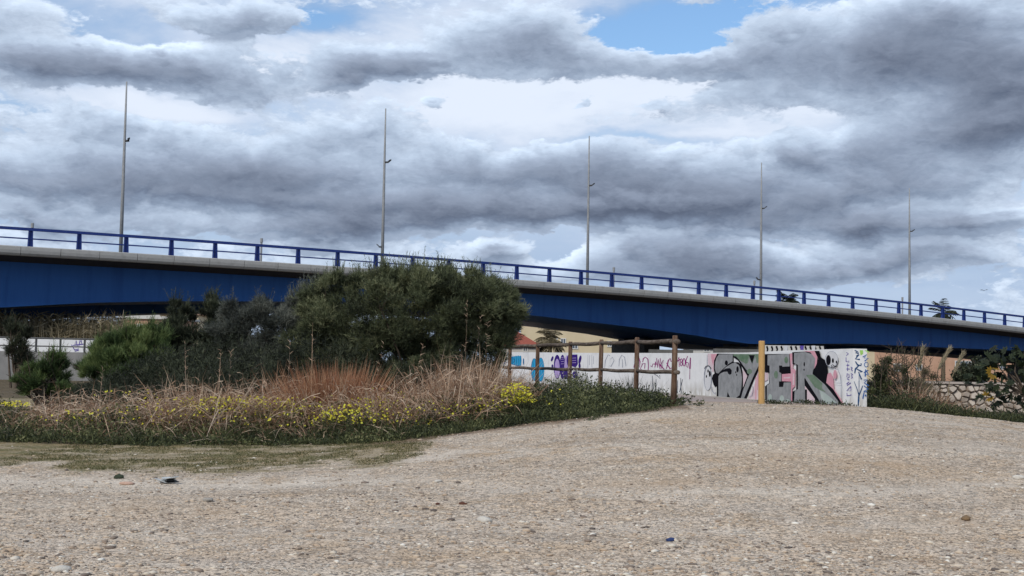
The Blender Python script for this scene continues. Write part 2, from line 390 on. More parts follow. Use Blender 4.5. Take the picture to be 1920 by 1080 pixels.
light = curve_band(((300, 905), (760, 900), (1100, 925), (1500, 925), (1920, 905)), .45) + .8 * curve_band(((560, 905), (850, 850), (1000, 812), (1150, 788)), .6) + .6 * curve_band(((-40, 1010), (500, 1000), (1000, 985), (1500, 1005), (1920, 960)), .35) + .7 * curve_band(((900, 850), (1200, 838), (1600, 845), (1920, 835)), .5)
ochre = 0
for px, py, rx, ry in ((1490, 862, 1.3, .9), (1700, 885, .9, .6), (1380, 790, 1.2, 1.2), (1640, 1010, .8, .35), (330, 960, 1.2, .5), (1220, 905, .9, .4), (900, 1040, .9, .3), (1800, 980, .6, .5)):
    c_ = hit(px, py); ochre = ochre + np.exp(-(((GX - c_[0]) / rx) ** 2 + ((GY - c_[1]) / ry) ** 2) * (.6 + .5 * nn))
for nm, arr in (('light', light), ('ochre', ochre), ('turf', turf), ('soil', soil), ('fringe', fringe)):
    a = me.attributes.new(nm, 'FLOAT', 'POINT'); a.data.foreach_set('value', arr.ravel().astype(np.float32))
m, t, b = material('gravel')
obj = t.new('ShaderNodeTexCoord').outputs['Object']
big = t.noise(obj, .35, 4, .6); mid = t.noise(obj, 2.2, 5, .62); fine = t.noise(obj, 28, 4, .65)
basec = t.ramp(big, [(.33, (.62, .49, .375)), (.5, (.59, .48, .38)), (.66, (.57, .42, .285))])
basec = t.mix(t.smooth(mid, .38, .62), basec, (.63, .535, .45))
och = t.noise(t.vec('MULTIPLY', t.vec('ADD', obj, (7, 3, 0)), (.6, 1.5, 1)), .9, 6, .65)
basec = t.mix(t.math('MULTIPLY', t.smooth(och, .55, .72), .6), basec, (.40, .27, .16))
trk = t.noise(t.vec('MULTIPLY', t.vec('ADD', obj, (2, 9, 0)), (.22, 1.3, 1)), 1.0, 4, .6)
basec = t.mix(t.math('MULTIPLY', t.smooth(trk, .52, .66), .45), basec, (.70, .62, .53))
basec = t.mix(t.math('MULTIPLY', t.smooth(trk, .46, .34), .35), basec, (.33, .27, .22))
grit = t.voro(obj, 72, out='Color'); gs = t.new('ShaderNodeSeparateColor'); t.put(gs.inputs[0], grit)
basec = t.mix(.8, basec, t.ramp(gs.outputs[0], [(0, .32), (.2, .72), (.5, 1.0), (.9, 1.14), (1, 1.5)]), 'MULTIPLY')
wobv = t.vec('ADD', obj, t.vec('MULTIPLY', t.noise(obj, 9, 2, out='Color'), (.06, .06, .06)))
vd = t.new('ShaderNodeTexVoronoi'); t.put(vd.inputs['Vector'], wobv); vd.inputs['Scale'].default_value = 23
vs_ = t.new('ShaderNodeSeparateColor'); t.put(vs_.inputs[0], vd.outputs['Color'])
stonemask = t.math('MULTIPLY', t.smooth(vd.outputs['Distance'], .34, .42, 1, 0), t.smooth(t.math('ADD', vs_.outputs[0], t.math('MULTIPLY', mid, .6)), .84, .9))
stonec = t.ramp(vs_.outputs[1], [(0, (.17, .15, .14)), (.2, (.33, .28, .24)), (.5, (.50, .45, .40)), (.75, (.60, .57, .52)), (1, (.42, .43, .44))], 'CONSTANT')
basec = t.mix(stonemask, basec, stonec)
pit = t.smooth(vd.outputs['Distance'], .40, .60); pitm = t.math('MULTIPLY', pit, t.smooth(vs_.outputs[2], .4, .6))
basec = t.mix(t.math('MULTIPLY', pitm, .55), basec, (.12, .095, .075))
def attr0(nm): return t.new('ShaderNodeAttribute', attribute_name=nm).outputs['Fac']
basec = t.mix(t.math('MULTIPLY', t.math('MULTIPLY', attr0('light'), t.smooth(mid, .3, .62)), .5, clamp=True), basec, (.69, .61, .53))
basec = t.mix(t.math('MULTIPLY', t.math('MULTIPLY', attr0('ochre'), t.smooth(mid, .38, .62)), .55, clamp=True), basec, (.45, .31, .19))
def attr(nm): return t.new('ShaderNodeAttribute', attribute_name=nm).outputs['Fac']
tn = t.math('MULTIPLY', attr('turf'), t.smooth(fine, .25, .5))
basec = t.mix(t.math('MULTIPLY', tn, .92), basec, t.mix(t.smooth(mid, .35, .65), (.13, .125, .05), (.25, .19, .09)))
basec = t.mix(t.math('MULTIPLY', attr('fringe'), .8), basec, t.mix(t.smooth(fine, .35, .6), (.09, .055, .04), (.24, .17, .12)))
basec = t.mix(attr('soil'), basec, t.mix(t.smooth(mid, .35, .65), (.07, .055, .04), (.15, .115, .08)))
basec = t.mix(1., basec, (1.13, 1.11, 1.06), 'MULTIPLY')
t.put(b.inputs['Base Color'], basec); b.inputs['Roughness'].default_value = .95; b.inputs['Specular IOR Level'].default_value = .15
hgt = t.math('ADD', t.math('MULTIPLY', stonemask, .9), t.math('ADD', t.math('MULTIPLY', gs.outputs[0], .5), t.math('SUBTRACT', t.math('MULTIPLY', fine, .6), t.math('MULTIPLY', pitm, .5))))
bn = t.new('ShaderNodeBump'); bn.inputs['Strength'].default_value = 1.; bn.inputs['Distance'].default_value = .018
t.put(bn.inputs['Height'], hgt); t.l.new(bn.outputs[0], b.inputs['Normal'])
m_gravel = m
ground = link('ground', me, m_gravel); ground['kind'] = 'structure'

# loose stones lying on the gravel (countless)
def stone_base():
    bm = bmesh.new(); bmesh.ops.create_icosphere(bm, subdivisions=2, radius=1); V = np.array([v.co[:] for v in bm.verts]); Fc = np.array([[v.index for v in f.verts] for f in bm.faces]); bm.free(); return V, Fc
SV, SF = stone_base()
bm = bmesh.new(); bmesh.ops.create_icosphere(bm, subdivisions=1, radius=1); SV1 = np.array([v.co[:] for v in bm.verts]); SF1 = np.array([[v.index for v in f.verts] for f in bm.faces]); bm.free()
def stones(P, size, flat, tint, V0=SV1, F0=SF1):
    N = len(P); n = len(V0)
    V = V0[None] * (1 + rng.normal(size=(N, n, 1)) * .14)
    V = V * np.stack([size * rng.uniform(.8, 1.6, N), size * rng.uniform(.6, 1.1, N), size * flat], 1)[:, None]
    a = rng.random(N) * 6.283; c, s_ = np.cos(a)[:, None], np.sin(a)[:, None]
    V = np.stack([V[..., 0] * c - V[..., 1] * s_, V[..., 0] * s_ + V[..., 1] * c, V[..., 2]], -1) + P[:, None]
    Fa = (F0[None] + (np.arange(N) * n)[:, None, None]).reshape(-1, 3)
    return V.reshape(-1, 3), Fa, np.repeat(tint, n)
N = 30000
Yr = 8.6 + (rng.random(N) ** 2.0) * 17.5; half = Yr * .42
Xr = (rng.random(N) * 2 - 1) * half
keep = (Yr < front_y(Xr) - .1) | (Xr > front[-1][0]); keep &= (vnoise(Xr, Yr, .8, 11) + .6 * rng.random(N) > .62); keep &= Yr < 25.5
tm = (Yr > np.interp(Xr, TXs, TYs)) & (Xr < TXs[-1]); keep &= ~(tm & (rng.random(N) < .75))
Xr, Yr = Xr[keep], Yr[keep]; N = len(Xr)
sz_ = np.minimum(.005 + rng.gamma(1.5, .0062, N), .05) * np.interp(Yr, [9, 13, 20], [.98, .8, .72])
V, Fa, tt = stones(np.stack([Xr, Yr, gz(Xr, Yr) + sz_ * .12], 1), sz_, .45, rng.random(N))
m_stone = leafmat('pebble', [(0, (.12, .10, .09)), (.14, (.24, .19, .155)), (.35, (.48, .37, .27)), (.65, (.56, .46, .355)), (.88, (.64, .57, .47)), (1, (.78, .75, .68))], .9, 0)
o = link('gravel_stones', fastmesh('gravel_stones', V, [Fa], tt, smooth=True), m_stone)
tag(o, 'small pale pebbles scattered over the gravel lot', 'pebbles', None, 'stuff')
def one_stone(px, py, r, col, label, flat=.5, cat='stone', group=None, seed=None):
    h = hit(px, py); mm = MATS.get(col[0]) or surf(col[0], col[1], tuple(min(1, c * 1.35) for c in col[1]), 30, .85, .4, 60)
    V, Fa, tt = stones(np.array([[0, 0, 0.]]), np.array([r]), flat, np.array([.5]), SV, SF)
    o = link('stone', fastmesh('stone', V, [Fa], smooth=True), mm); o.location = (h[0], h[1], h[2] + r * flat * .45)
    return tag(o, label, cat, group)
one_stone(820, 946, .032, ('brown_stone', (.10, .04, .025)), 'small reddish brown stone, left one of the pair in the middle of the gravel')
one_stone(868, 946, .036, ('brown_stone', (.10, .04, .025)), 'small reddish brown stone, right one of the pair in the middle of the gravel')
one_stone(908, 978, .07, ('white_stone', (.50, .47, .42)), 'pale rounded rock lying just below the two brown stones')
one_stone(115, 1072, .06, ('white_stone', (.50, .47, .42)), 'cream pebble at the bottom left of the gravel')
one_stone(223, 897, .075, ('dark_stone', (.035, .045, .028)), 'dark mossy lump beside the crumpled litter')
one_stone(237, 908, .085, ('pink_stone', (.45, .30, .23)), 'flat pinkish stone below the dark mossy lump', .3)
one_stone(822, 904, .045, ('white_stone', (.50, .47, .42)), 'whitish stone on the gravel above the brown pair')
one_stone(390, 940, .06, ('grey_stone', (.30, .28, .25)), 'grey brown stone embedded in the gravel left of centre')
one_stone(1812, 975, .06, ('ochre_stone', (.20, .13, .07)), 'ochre stone lying alone in the right part of the gravel')
one_stone(1910, 898, .07, ('white_stone', (.50, .47, .42)), 'whitish stone at the right edge of the gravel')
one_stone(1258, 1014, .045, ('blue_scrap', (.025, .045, .13)), 'small dark blue scrap lying on the gravel', .45, 'litter')
# crumpled litter
h = hit(312, 906); mb = MB()
for k in range(16):
    a = rng.random() * 6.28; L = rng.uniform(.05, .16); c = h + [math.cos(a) * .09 * rng.random(), math.sin(a) * .06, .02 + .04 * rng.random()]
    d1 = np.array([math.cos(a), math.sin(a) * .6, rng.uniform(-.2, .35)]) * L; d2 = np.array([-math.sin(a), math.cos(a), rng.uniform(-.3, .3)]) * L * .5
    nrm = unit(np.cross(d1, d2)) * .004
    q = [c - d1, c + d2 * .8, c + d1, c - d2]; mb.hexa([p - nrm for p in q] + [p + nrm for p in q], 0 if k % 3 else 1)
o = mb.build('litter', [surf('pale_plastic', (.42, .46, .48), (.6, .62, .62), 20, .4), surf('black_plastic', (.01, .012, .015), rough=.4)])
tag(o, 'crumpled grey and black plastic litter on the gravel', 'litter')

# ------------------------------------------------------------------ bridge
P0 = np.array([-25.515, 67.5]); TH = R(59.5)
bs = np.array([math.sin(TH), math.cos(TH)]); bw = np.array([-math.cos(TH), math.sin(TH)])
def bp(s, w, z): q = P0 + bs * s + bw * w; return np.array([q[0], q[1], z])
def bray(px, py, w=0.):   # where a sight line meets the vertical plane at offset w from the near railing
    q = onplane(px, py, (*(P0 + bw * w), 0), np.array([bw[0], bw[1], 0])); return float((q[:2] - P0) @ bs), float(q[2])
tops = [(57, 463.75), (148, 468), (236.5, 473.5), (322.5, 479), (404.5, 484.5), (485, 490), (562, 495.5), (636, 500.5), (708, 505.5), (777, 511), (843.5, 515.5), (907.5, 519.5), (969.5, 524.5), (1030, 529), (1088.5, 534), (1145.5, 539), (1201, 543), (1255, 547.5), (1308, 552), (1360, 556.5), (1410, 561), (1459.5, 565.3), (1507, 570), (1553.5, 575), (1599.5, 580), (1643.5, 584.5), (1687.5, 589), (1729.5, 593.5), (1771, 597), (1811.5, 602), (1851, 606.5), (1890.5, 610.5)]
ss, zz = zip(*[bray(*p) for p in tops]); cf = np.polyfit(ss, zz, 3)
g0, g1 = np.polyder(np.poly1d(cf))(-2), np.polyder(np.poly1d(cf))(82)
def dz(s):
    s = float(s)
    if s < -2: return float(np.polyval(cf, -2) + g0 * (s + 2) * .6)
    if s > 82: return float(np.polyval(cf, 82) + g1 * (s - 82))
    return float(np.polyval(cf, s))
OV = 1.7; DW = 23.5; S0, S1 = -46., 130.
bot = [(0, 575), (100, 569.5), (190, 565.5), (330, 563), (440, 563.5), (560, 564), (700, 570), (850, 579), (1000, 590), (1100, 602), (1200, 613.5), (1300, 627), (1350, 636), (1405, 643.5), (1440, 643.5), (1600, 643), (1760, 650), (1920, 657)]
bo = sorted(bray(px, py, OV) for px, py in bot); bos, boz = zip(*bo)
bos = [S0] + list(bos) + [S1]; boz = [boz[0] + .3] + list(boz) + [boz[-1] - 1.6]
def gb(s): return float(np.interp(s, bos, boz))
stn = list(np.arange(S0, S1 + .1, 2.))
bridge = empty('bridge', bp(0, 0, 0), 'long blue steel bridge with pale concrete edge and blue railing sloping down to the right', 'bridge')
def sweep(prof, name, m, parent, s_list=stn, smooth=False):
    """prof(s) -> closed list of (w, z) points"""
    mb = MB(); rings = [[bp(s, w, z) for w, z in prof(s)] for s in s_list]; n = len(rings[0]); vs = [p for r_ in rings for p in r_]
    fs = [(i * n + k, i * n + (k + 1) % n, (i + 1) * n + (k + 1) % n, (i + 1) * n + k) for i in range(len(rings) - 1) for k in range(n)]
    fs += [tuple(range(n)), tuple((len(rings) - 1) * n + k for k in range(n))]
    mb.add(vs, fs); return mb.build(name, m, parent, smooth=smooth)
def deck_prof(s):
    z = dz(s); return [(.10, z - .06), (.10, z - .42), (OV, z - .72), (8.2, z - .72), (8.2, z - .5), (9.0, z - .5), (9.0, z - .72), (DW - OV, z - .72), (DW - .1, z - .42), (DW - .1, z - .06)]
sweep(deck_prof, 'deck', m_deck, bridge)
WB2 = DW - OV - .3
fbot = sorted(bray(px, py, WB2) for px, py in [(0, 600), (100, 597), (200, 592), (330, 588), (450, 585.5), (560, 585), (700, 588), (850, 598), (1000, 612), (1100, 625), (1190, 641), (1270, 653), (1345, 655), (1430, 655), (1600, 656), (1760, 668), (1840, 675), (1920, 683)])
fbs, fbz = zip(*fbot); fbs = [S0] + list(fbs) + [S1]; fbz = [fbz[0]] + list(fbz) + [fbz[-1] - 1.4]
def gb2(s): return float(np.interp(s, fbs, fbz))
def girder_prof(w0, w1, gb=gb):
    def f(s): z = dz(s) - .725; return [(w0, z), (w0, gb(s)), (w0 - .06, gb(s)), (w0 - .06, gb(s) - .05), (w1 + .06, gb(s) - .05), (w1 + .06, gb(s)), (w1, gb(s)), (w1, z)]
    return f
sweep(girder_prof(OV, 7.2), 'girder', m_girder, bridge, list(np.arange(S0, S1 + .1, 1.)))
o = sweep(girder_prof(DW - 8.2, WB2, gb2), 'girder', m_girder, bridge, list(np.arange(S0, S1 + .1, 1.)))
# cornice panels, each its own
def cornice(s, parent, side=0):
    a, b_ = s + .012, s + 2.03 - .012
    def pr(q):
        z = dz(q)
        P_ = [(.26, z + .012), (-.06, z + .012), (-.10, z - .03), (-.10, z - .20), (-.07, z - .36), (.02, z - .47), (.12, z - .50), (.26, z - .44)]
        return P_ if not side else [(DW - w, zz_) for w, zz_ in P_[::-1]]
    return sweep(pr, 'cornice_panel', m_cornice, parent, [a, b_])
s = -14.7 - 2.03 * 2
while s < 96: cornice(s, bridge); s += 2.03
def far_pr(q):
    z = dz(q); return [(DW + .1, z + .01), (DW - .2, z + .01), (DW - .2, z - .5), (DW + .1, z - .4)]
sweep(far_pr, 'far_cornice', m_cornice, bridge)
# railing: part with posts and rails as sub-parts
def railing(w, off, s_a, s_b, name='railing', full=True):
    rl = empty(name, (0, 0, 0)); rl.parent = bridge
    top = lambda z0, z1, wa, wb: (lambda s: [(wa, dz(s) + z0), (wb, dz(s) + z0), (wb, dz(s) + z1), (wa, dz(s) + z1)])
    L = list(np.arange(s_a, s_b, 2.5))
    sweep(top(.86, 1.01, w - .06, w + .08), 'top_rail', m_rail, rl, L); sweep(top(.40, .47, w - .02, w + .05), 'lower_rail', m_rail, rl, L)
    proto = None
    for s in L:
        if proto is None or True:
            mb = MB(); z = dz(s) + .014
            # web plate tapering upward with two flanges
            for (a0, a1, b0, b1) in ((-.135, -.095, -.105, -.075), (.095, .135, .075, .105), (-.095, .095, -.075, .075)):
                wa, wb = (w - .07, w + .11) if abs(a0) != abs(a1) or True else (w, w)
                if a0 == -.095: wa, wb = w + .0, w + .03
                mb.hexa([bp(s + a0, wa, z), bp(s + a1, wa, z), bp(s + a1, wb, z), bp(s + a0, wb, z), bp(s + b0, wa + .01, z + .845), bp(s + b1, wa + .01, z + .845), bp(s + b1, wb - .02, z + .845), bp(s + b0, wb - .02, z + .845)])
            mb.build('post', m_rail, rl)
    return rl
# bridge root sits at P0: the railing empty is given the inverse so that world coordinates hold
def fix(e): e.location = [-v for v in bridge.location]
rl = railing(.07, 0, -7.5, 93); fix(rl)
for c in rl.children: c.matrix_basis = Matrix.Identity(4)
# pale tubes added under the deck to stand for flange edge highlights
for w in (10.2, 12.4):
    mb = MB(); mb.tube([bp(s, w, dz(s) - 1.15) for s in stn], .09, 6); mb.build('highlight_tube', m_pole, bridge)
# piers: a plinth, two columns and bearings under each box
def pier(s, w, half=2.4):
    zt = (gb2 if w > 10 else gb)(s) - .05; pr_ = empty('pier', (0, 0, 0)); pr_.parent = bridge; fix(pr_)
    mb = MB(); rz = math.atan2(bs[1], bs[0])
    mb.box(bp(s, w, (zt - .42 + .2) / 2), (1.6, half * 2, zt - .42 - .2 + .4), rz); mb.build('pier_wall', m_pier, pr_)
    for k in (-1, 1):
        mb = MB(); mb.box(bp(s, w + k * half * .6, zt - .205), (.9, .9, .41), rz); mb.build('bearing', m_dark, pr_)
    for c in pr_.children: c.matrix_basis = Matrix.Identity(4)
s_p = bray(1395, 650, 4.4)[0]
pier(s_p, 4.4); pier(s_p, DW - 5, 2.4); pier(s_p - 62, 4.4); pier(s_p - 62, DW - 5); pier(s_p + 52, 4.4); pier(s_p + 52, DW - 5)

# ------------------------------------------------------------------ lamp posts and short posts on the deck
WM = 11.0
lamps = [(226, 153, 237, 263, .0), (716, 203, 720.5, 303, 459), (1101, 255, 1105.5, 347, 0), (1426.5, 305, 1429, 390, 521), (1705.5, 353, 1706.2, 433, 0)]
lamp_lab = ['tallest looking grey lamp mast, the leftmost on the bridge', 'grey lamp mast rising behind the big dark green bush', 'grey lamp mast on the bridge above the wooden fence, middle one of five',
            'grey lamp mast on the bridge above the light wooden post', 'grey lamp mast nearest the right end, between the two palm crowns']
for i, (bx, ty_, tx, ly, lo) in enumerate(lamps):
    s, _ = bray(bx, 480 + (bx - 226) * .075, WM); base = bp(s, WM, dz(s))
    _, zt = bray(tx, ty_, WM); _, zl = bray(tx, ly, WM); Hh_ = zt - base[2]
    e = empty('lamp_post', base, lamp_lab[i], 'lamp post', 'tall lamp masts along the middle of the bridge')
    mb = MB(); mb.tube([(0, 0, 0), (0, 0, Hh_ * .45), (0, 0, Hh_ * .75), (0, 0, Hh_)], [.125, .10, .075, .045], 10); mb.build('pole', m_pole, e, local=True, smooth=True)
    mb = MB(); mb.box((0, 0, .06), (.5, .5, .12)); mb.build('base_plate', m_dark, e, local=True)
    def head(z, sgn, L):
        mb = MB(); y = 0
        # blade shaped luminaire
        pr = [(.06, -.05), (.25, -.03), (L * .7, .05), (L, .14)]
        for (x0, z0), (x1, z1) in zip(pr[:-1], pr[1:]):
            w0, w1 = .10 + .12 * min(1, x0 / .4), .10 + .12 * min(1, x1 / .4)
            if x1 == L: w1 = .08
            mb.hexa([(sgn * x0, -w0, z + z0 - .05), (sgn * x1, -w1, z + z1 - .04), (sgn * x1, w1, z + z1 - .04), (sgn * x0, w0, z + z0 - .05), (sgn * x0, -w0, z + z0 + .05), (sgn * x1, -w1, z + z1 + .03), (sgn * x1, w1, z + z1 + .03), (sgn * x0, w0, z + z0 + .05)])
        mb.build('lamp_head', m_dark, e, local=True)
    head(zl - base[2], 1, .48 if i else .32)
    if lo: _, z2 = bray(bx - 3, lo, WM); head(z2 - base[2] - .1, -1, .42)
WF = DW - .6
stub_lab = ['short grey post behind the railing at the far left', 'short grey post behind the railing, left of the big bush', 'short grey post behind the railing, right of the middle lamp mast',
            'short grey post close beside the fourth lamp mast', 'short grey post just left of the last lamp mast']
for i, (px, py) in enumerate(((61, 418), (490.5, 446.5), (1151, 501), (1414.5, 526), (1692, 557))):
    s, z = bray(px, py, WF); e = empty('marker_post', bp(s, WF, dz(s)), stub_lab[i], 'post', 'short grey posts behind the bridge railing')
    Hh_ = z - dz(s); mb = MB(); mb.tube([(0, 0, 0), (0, 0, Hh_ - .35)], .08, 8); mb.build('shaft', m_pole, e, local=True)
    mb = MB(); mb.tube([(0, 0, Hh_ - .345), (0, 0, Hh_ - .02), (0, 0, Hh_)], [.11, .11, .07], 8); mb.build('cap', m_pole, e, local=True)

# ------------------------------------------------------------------ graffiti wall
wn_ = np.array([wdir[1], -wdir[0], 0.])           # points to the right (away from the camera side)
if np.dot(wn_[:2], -WA) > 0: wn_ = -wn_
fn = -wn_                                          # front normal, towards the viewer's side
wtop = [(1599, 653.6), (1480, 657), (1400, 661), (1280, 662), (1100, 661.5), (935, 660)]
def wp(px, py, lift=0.): return onplane(px, py, (WA[0], WA[1], 0), fn) + fn * lift
def wl(p): return float((p[:2] - WA) @ wdir)
tl = [(wl(wp(*q)), wp(*q)[2]) for q in wtop]; tl.append((WLEN, tl[-1][1]))
wall = empty('graffiti_wall', (WA[0], WA[1], .8), 'long low white wall covered in graffiti with large grey black SYER lettering', 'wall')
TH_ = .31
mb = MB(); vs = []
for l, z in tl:
    a = np.array([*(WA + wdir * l), 0])
    for q, zz_ in ((a, .3), (a + wn_ * TH_, .3), (a + wn_ * TH_, z), (a, z)): vs.append((q[0], q[1], zz_))
n = len(tl); fs = [(i * 4 + k, i * 4 + (k + 1) % 4, i * 4 + 4 + (k + 1) % 4, i * 4 + 4 + k) for i in range(n - 1) for k in range(4)] + [(0, 1, 2, 3), tuple((n - 1) * 4 + k for k in range(4))]
mb.add(vs, fs); mb.build('wall_body', m_white, wall)
# low pinkish kerb along its foot
mb = MB()
for a_, b_ in ((.15, WLEN),):
    c0_, c1_ = WA + wdir * a_, WA + wdir * b_
    q = [np.array([*c0_, 0]) + fn * .002, np.array([*c1_, 0]) + fn * .002]
    mb.hexa([q[0] + [0, 0, .5], q[1] + [0, 0, .5], q[1] + fn * .16 + [0, 0, .5], q[0] + fn * .16 + [0, 0, .5], q[0] + [0, 0, .885], q[1] + [0, 0, .885], q[1] + fn * .16 + [0, 0, .875], q[0] + fn * .16 + [0, 0, .875]])
mb.build('foot_kerb', m_kerb, wall)
# end face plane
en = np.array([-wdir[0], -wdir[1], 0.])
def ep(px, py, lift=0.): return onplane(px, py, (WA[0], WA[1], 0), en) + en * lift
PAINT = {}
def paint(nm, c, c2=None):
    if nm not in PAINT: PAINT[nm] = surf('spray_' + nm, c, c2 or tuple(v * 1.5 for v in c), 5, .9, detail=8, spec=.04)
    return PAINT[nm]
K_ = lambda p: (1500 + p[0] / 7.714, 640 + p[1] / 7.714)
H_ = lambda p: (1310 + p[0] / 8.305, 640 + p[1] / 8.305)
G_ = lambda p: (1300 + p[0] / 5.333, 600 + p[1] / 5.333)
A_ = lambda p: (900 + p[0] / 4.571, 560 + p[1] / 4.571)
LIFT = [0.002]
class Art:
    def __init__(s, plane, conv): s.mb = MB(); s.pl = plane; s.cv = conv; s.mats = []
    def _mi(s, m):
        if m not in s.mats: s.mats.append(m)
        return s.mats.index(m)
    def poly(s, pts, m):
        LIFT[0] += .0006; pts = [s.cv(p) for p in pts]; V = [s.pl(*p, LIFT[0]) for p in pts]
        e1 = unit(V[1] - V[0] + 1e-9); nrm = fn if s.pl is wp else en; ax = np.cross([0, 0, 1.], nrm)
        tri = tessellate_polygon([[Vector((float(v @ ax), float(v[2]), 0)) for v in V]])
        s.mb.add(V, [tuple(t_) for t_ in tri], s._mi(m))
    def oval(s, cx, cy, rx, ry, m, n=18, rot=0.): s.poly([(cx + rx * math.cos(2 * math.pi * k / n) + ry * rot * math.sin(2 * math.pi * k / n), cy + ry * math.sin(2 * math.pi * k / n)) for k in range(n)], m)
    def ring(s, cx, cy, rx, ry, w, m, a0=0, a1=360):
        s.line([(cx + rx * math.cos(R(a)), cy + ry * math.sin(R(a))) for a in np.linspace(a0, a1, 22)], w, m)
    def line(s, pts, w, m):
        LIFT[0] += .0006
        pts = [np.array(p, float) for p in pts]; Lf, Rt = [], []
        for i, p in enumerate(pts):
            d = pts[min(i + 1, len(pts) - 1)] - pts[max(i - 1, 0)]; d = d / (np.hypot(*d) + 1e-9); nr = np.array([-d[1], d[0]]) * w / 2 * (.75 + .5 * math.sin(i * 1.7) ** 2)
            Lf.append(p + nr); Rt.append(p - nr)
        V = [s.pl(*s.cv(p), LIFT[0]) for p in Lf + Rt]; k = len(pts)
        s.mb.add(V, [(i, i + 1, k + i + 1, k + i) for i in range(k - 1)], s._mi(m))
    def build(s, name, parent, label=None):
        me = bpy.data.meshes.new(name); me.from_pydata(s.mb.v, [], s.mb.f); me.polygons.foreach_set('material_index', s.mb.mi)
        o = link(name, me, s.mats, parent); LIFT[0] = .002
        if label: o['label'] = label
        return o
blk = paint('black', (.006, .006, .009)); gry = paint('silver', (.22, .23, .24), (.36, .37, .385)); pnk = paint('pink', (.62, .28, .36), (.70, .40, .46)); lpk = paint('pale_pink', (.66, .50, .55), (.72, .60, .64))
grn = paint('green', (.09, .17, .10), (.22, .28, .22)); mint = paint('mint', (.34, .42, .40), (.5, .56, .53)); wht = paint('white', (.62, .63, .66), (.72, .73, .75)); pur = paint('purple', (.10, .07, .30)); nvy = paint('navy', (.015, .06, .16)); mag = paint('magenta', (.22, .015, .14))
cyn = paint('cyan', (.02, .32, .62), (.06, .42, .70)); dcy = paint('dark_cyan', (.01, .12, .28)); dpu = paint('dark_purple', (.035, .015, .16)); lil = paint('lilac', (.36, .28, .52)); gln = paint('grey_line', (.28, .30, .36)); lime = paint('lime', (.28, .50, .13))
art = Art(wp, H_)
art.poly([(140, 190), (300, 190), (250, 300), (235, 480), (215, 480), (190, 380), (150, 370)], lpk)
art.poly([(190, 200), (290, 195), (240, 300), (225, 380), (205, 300)], pnk)
art.poly([(690, 430), (765, 540), (700, 740), (690, 600)], lpk); art.poly([(945, 420), (945, 935), (760, 935), (880, 640)], lpk)
art.poly([(885, 560), (905, 560), (900, 930), (885, 930)], pnk); art.poly([(915, 520), (940, 500), (925, 760), (915, 760)], pnk)
art.poly([(290, 190), (545, 195), (550, 325), (620, 325), (665, 370), (690, 480), (695, 600), (692, 720), (655, 890), (600, 915), (500, 915), (440, 890), (285, 890), (285, 700), (262, 718), (232, 670), (208, 580), (225, 520), (250, 500), (236, 420), (243, 300)], blk)
art.poly([(320, 203), (535, 200), (535, 310), (470, 350), (420, 395), (360, 450), (310, 500), (275, 490), (254, 420), (262, 320), (285, 250)], gry)
art.poly([(312, 545), (350, 480), (430, 400), (520, 345), (570, 330), (630, 370), (660, 450), (678, 560), (670, 720), (640, 840), (570, 890), (500, 885), (455, 790), (440, 885), (312, 880)], gry)
art.poly([(320, 520), (370, 455), (430, 422), (490, 416), (520, 450), (515, 505), (490, 522), (465, 505), (450, 472), (400, 475), (345, 500)], blk)
art.oval(436, 335, 24, 38, blk); art.oval(610, 435, 19, 48, blk); art.oval(583, 482, 8, 18, blk); art.oval(598, 522, 8, 16, blk); art.line([(455, 370), (490, 355), (530, 335)], 8, blk)
art.poly([(545, 200), (945, 200), (945, 440), (860, 620), (740, 920), (635, 920), (690, 740), (765, 540), (620, 300), (550, 250)], blk)
art.poly([(600, 235), (770, 215), (840, 350), (885, 240), (945, 235), (945, 370), (870, 520), (700, 915), (655, 915), (700, 760), (800, 500), (740, 430)], gry)
art.poly([(545, 198), (945, 198), (945, 330), (915, 340), (890, 240), (840, 350), (790, 250), (780, 330), (740, 350), (640, 290), (590, 235), (550, 230)], grn)
art.poly([(790, 215), (880, 215), (840, 350)], blk); art.oval(800, 470, 40, 40, grn)
art.ring(150, 570, 58, 190, 9, gln); art.oval(150, 590, 50, 175, wht); art.ring(150, 440, 50, 60, 11, blk, 190, 350)
art.oval(155, 462, 11, 26, blk); art.oval(182, 505, 15, 48, blk); art.oval(130, 545, 9, 22, blk); art.line([(210, 700), (215, 760), (250, 810), (280, 800)], 10, gln); art.line([(140, 210), (140, 370)], 5, gln)
art.line([(800, 870), (840, 840), (860, 760), (850, 700)], 8, gln)
art.poly([(1035, 200), (1430, 195), (1445, 400), (1445, 505), (1310, 510), (1310, 615), (1460, 640), (1480, 965), (1050, 968), (1045, 700), (1110, 650), (1112, 490), (1040, 480)], blk)
art.poly([(1032, 490), (1092, 490), (1092, 595), (1032, 630)], lpk)
art.poly([(1085, 215), (1425, 195), (1430, 390), (1310, 395), (1300, 375), (1265, 380), (1270, 480), (1300, 490), (1300, 620), (1265, 640), (1265, 710), (1330, 710), (1340, 640), (1450, 640), (1458, 962), (1075, 957), (1075, 690), (1122, 650), (1117, 380), (1085, 370)], gry)
art.poly([(1318, 402), (1446, 402), (1446, 492), (1312, 500), (1266, 480), (1270, 377), (1310, 377)], blk); art.poly([(1265, 625), (1330, 625), (1330, 708), (1265, 708)], blk)
art.poly([(1310, 512), (1452, 500), (1432, 192), (1492, 182), (1482, 430), (1520, 435), (1515, 700), (1474, 740), (1476, 960), (1452, 960), (1455, 628), (1310, 620)], pnk)
art.line([(1340, 570), (1440, 565)], 22, lpk); art.line([(1470, 300), (1470, 420)], 10, lpk); art.line([(1495, 500), (1490, 680)], 18, lpk)
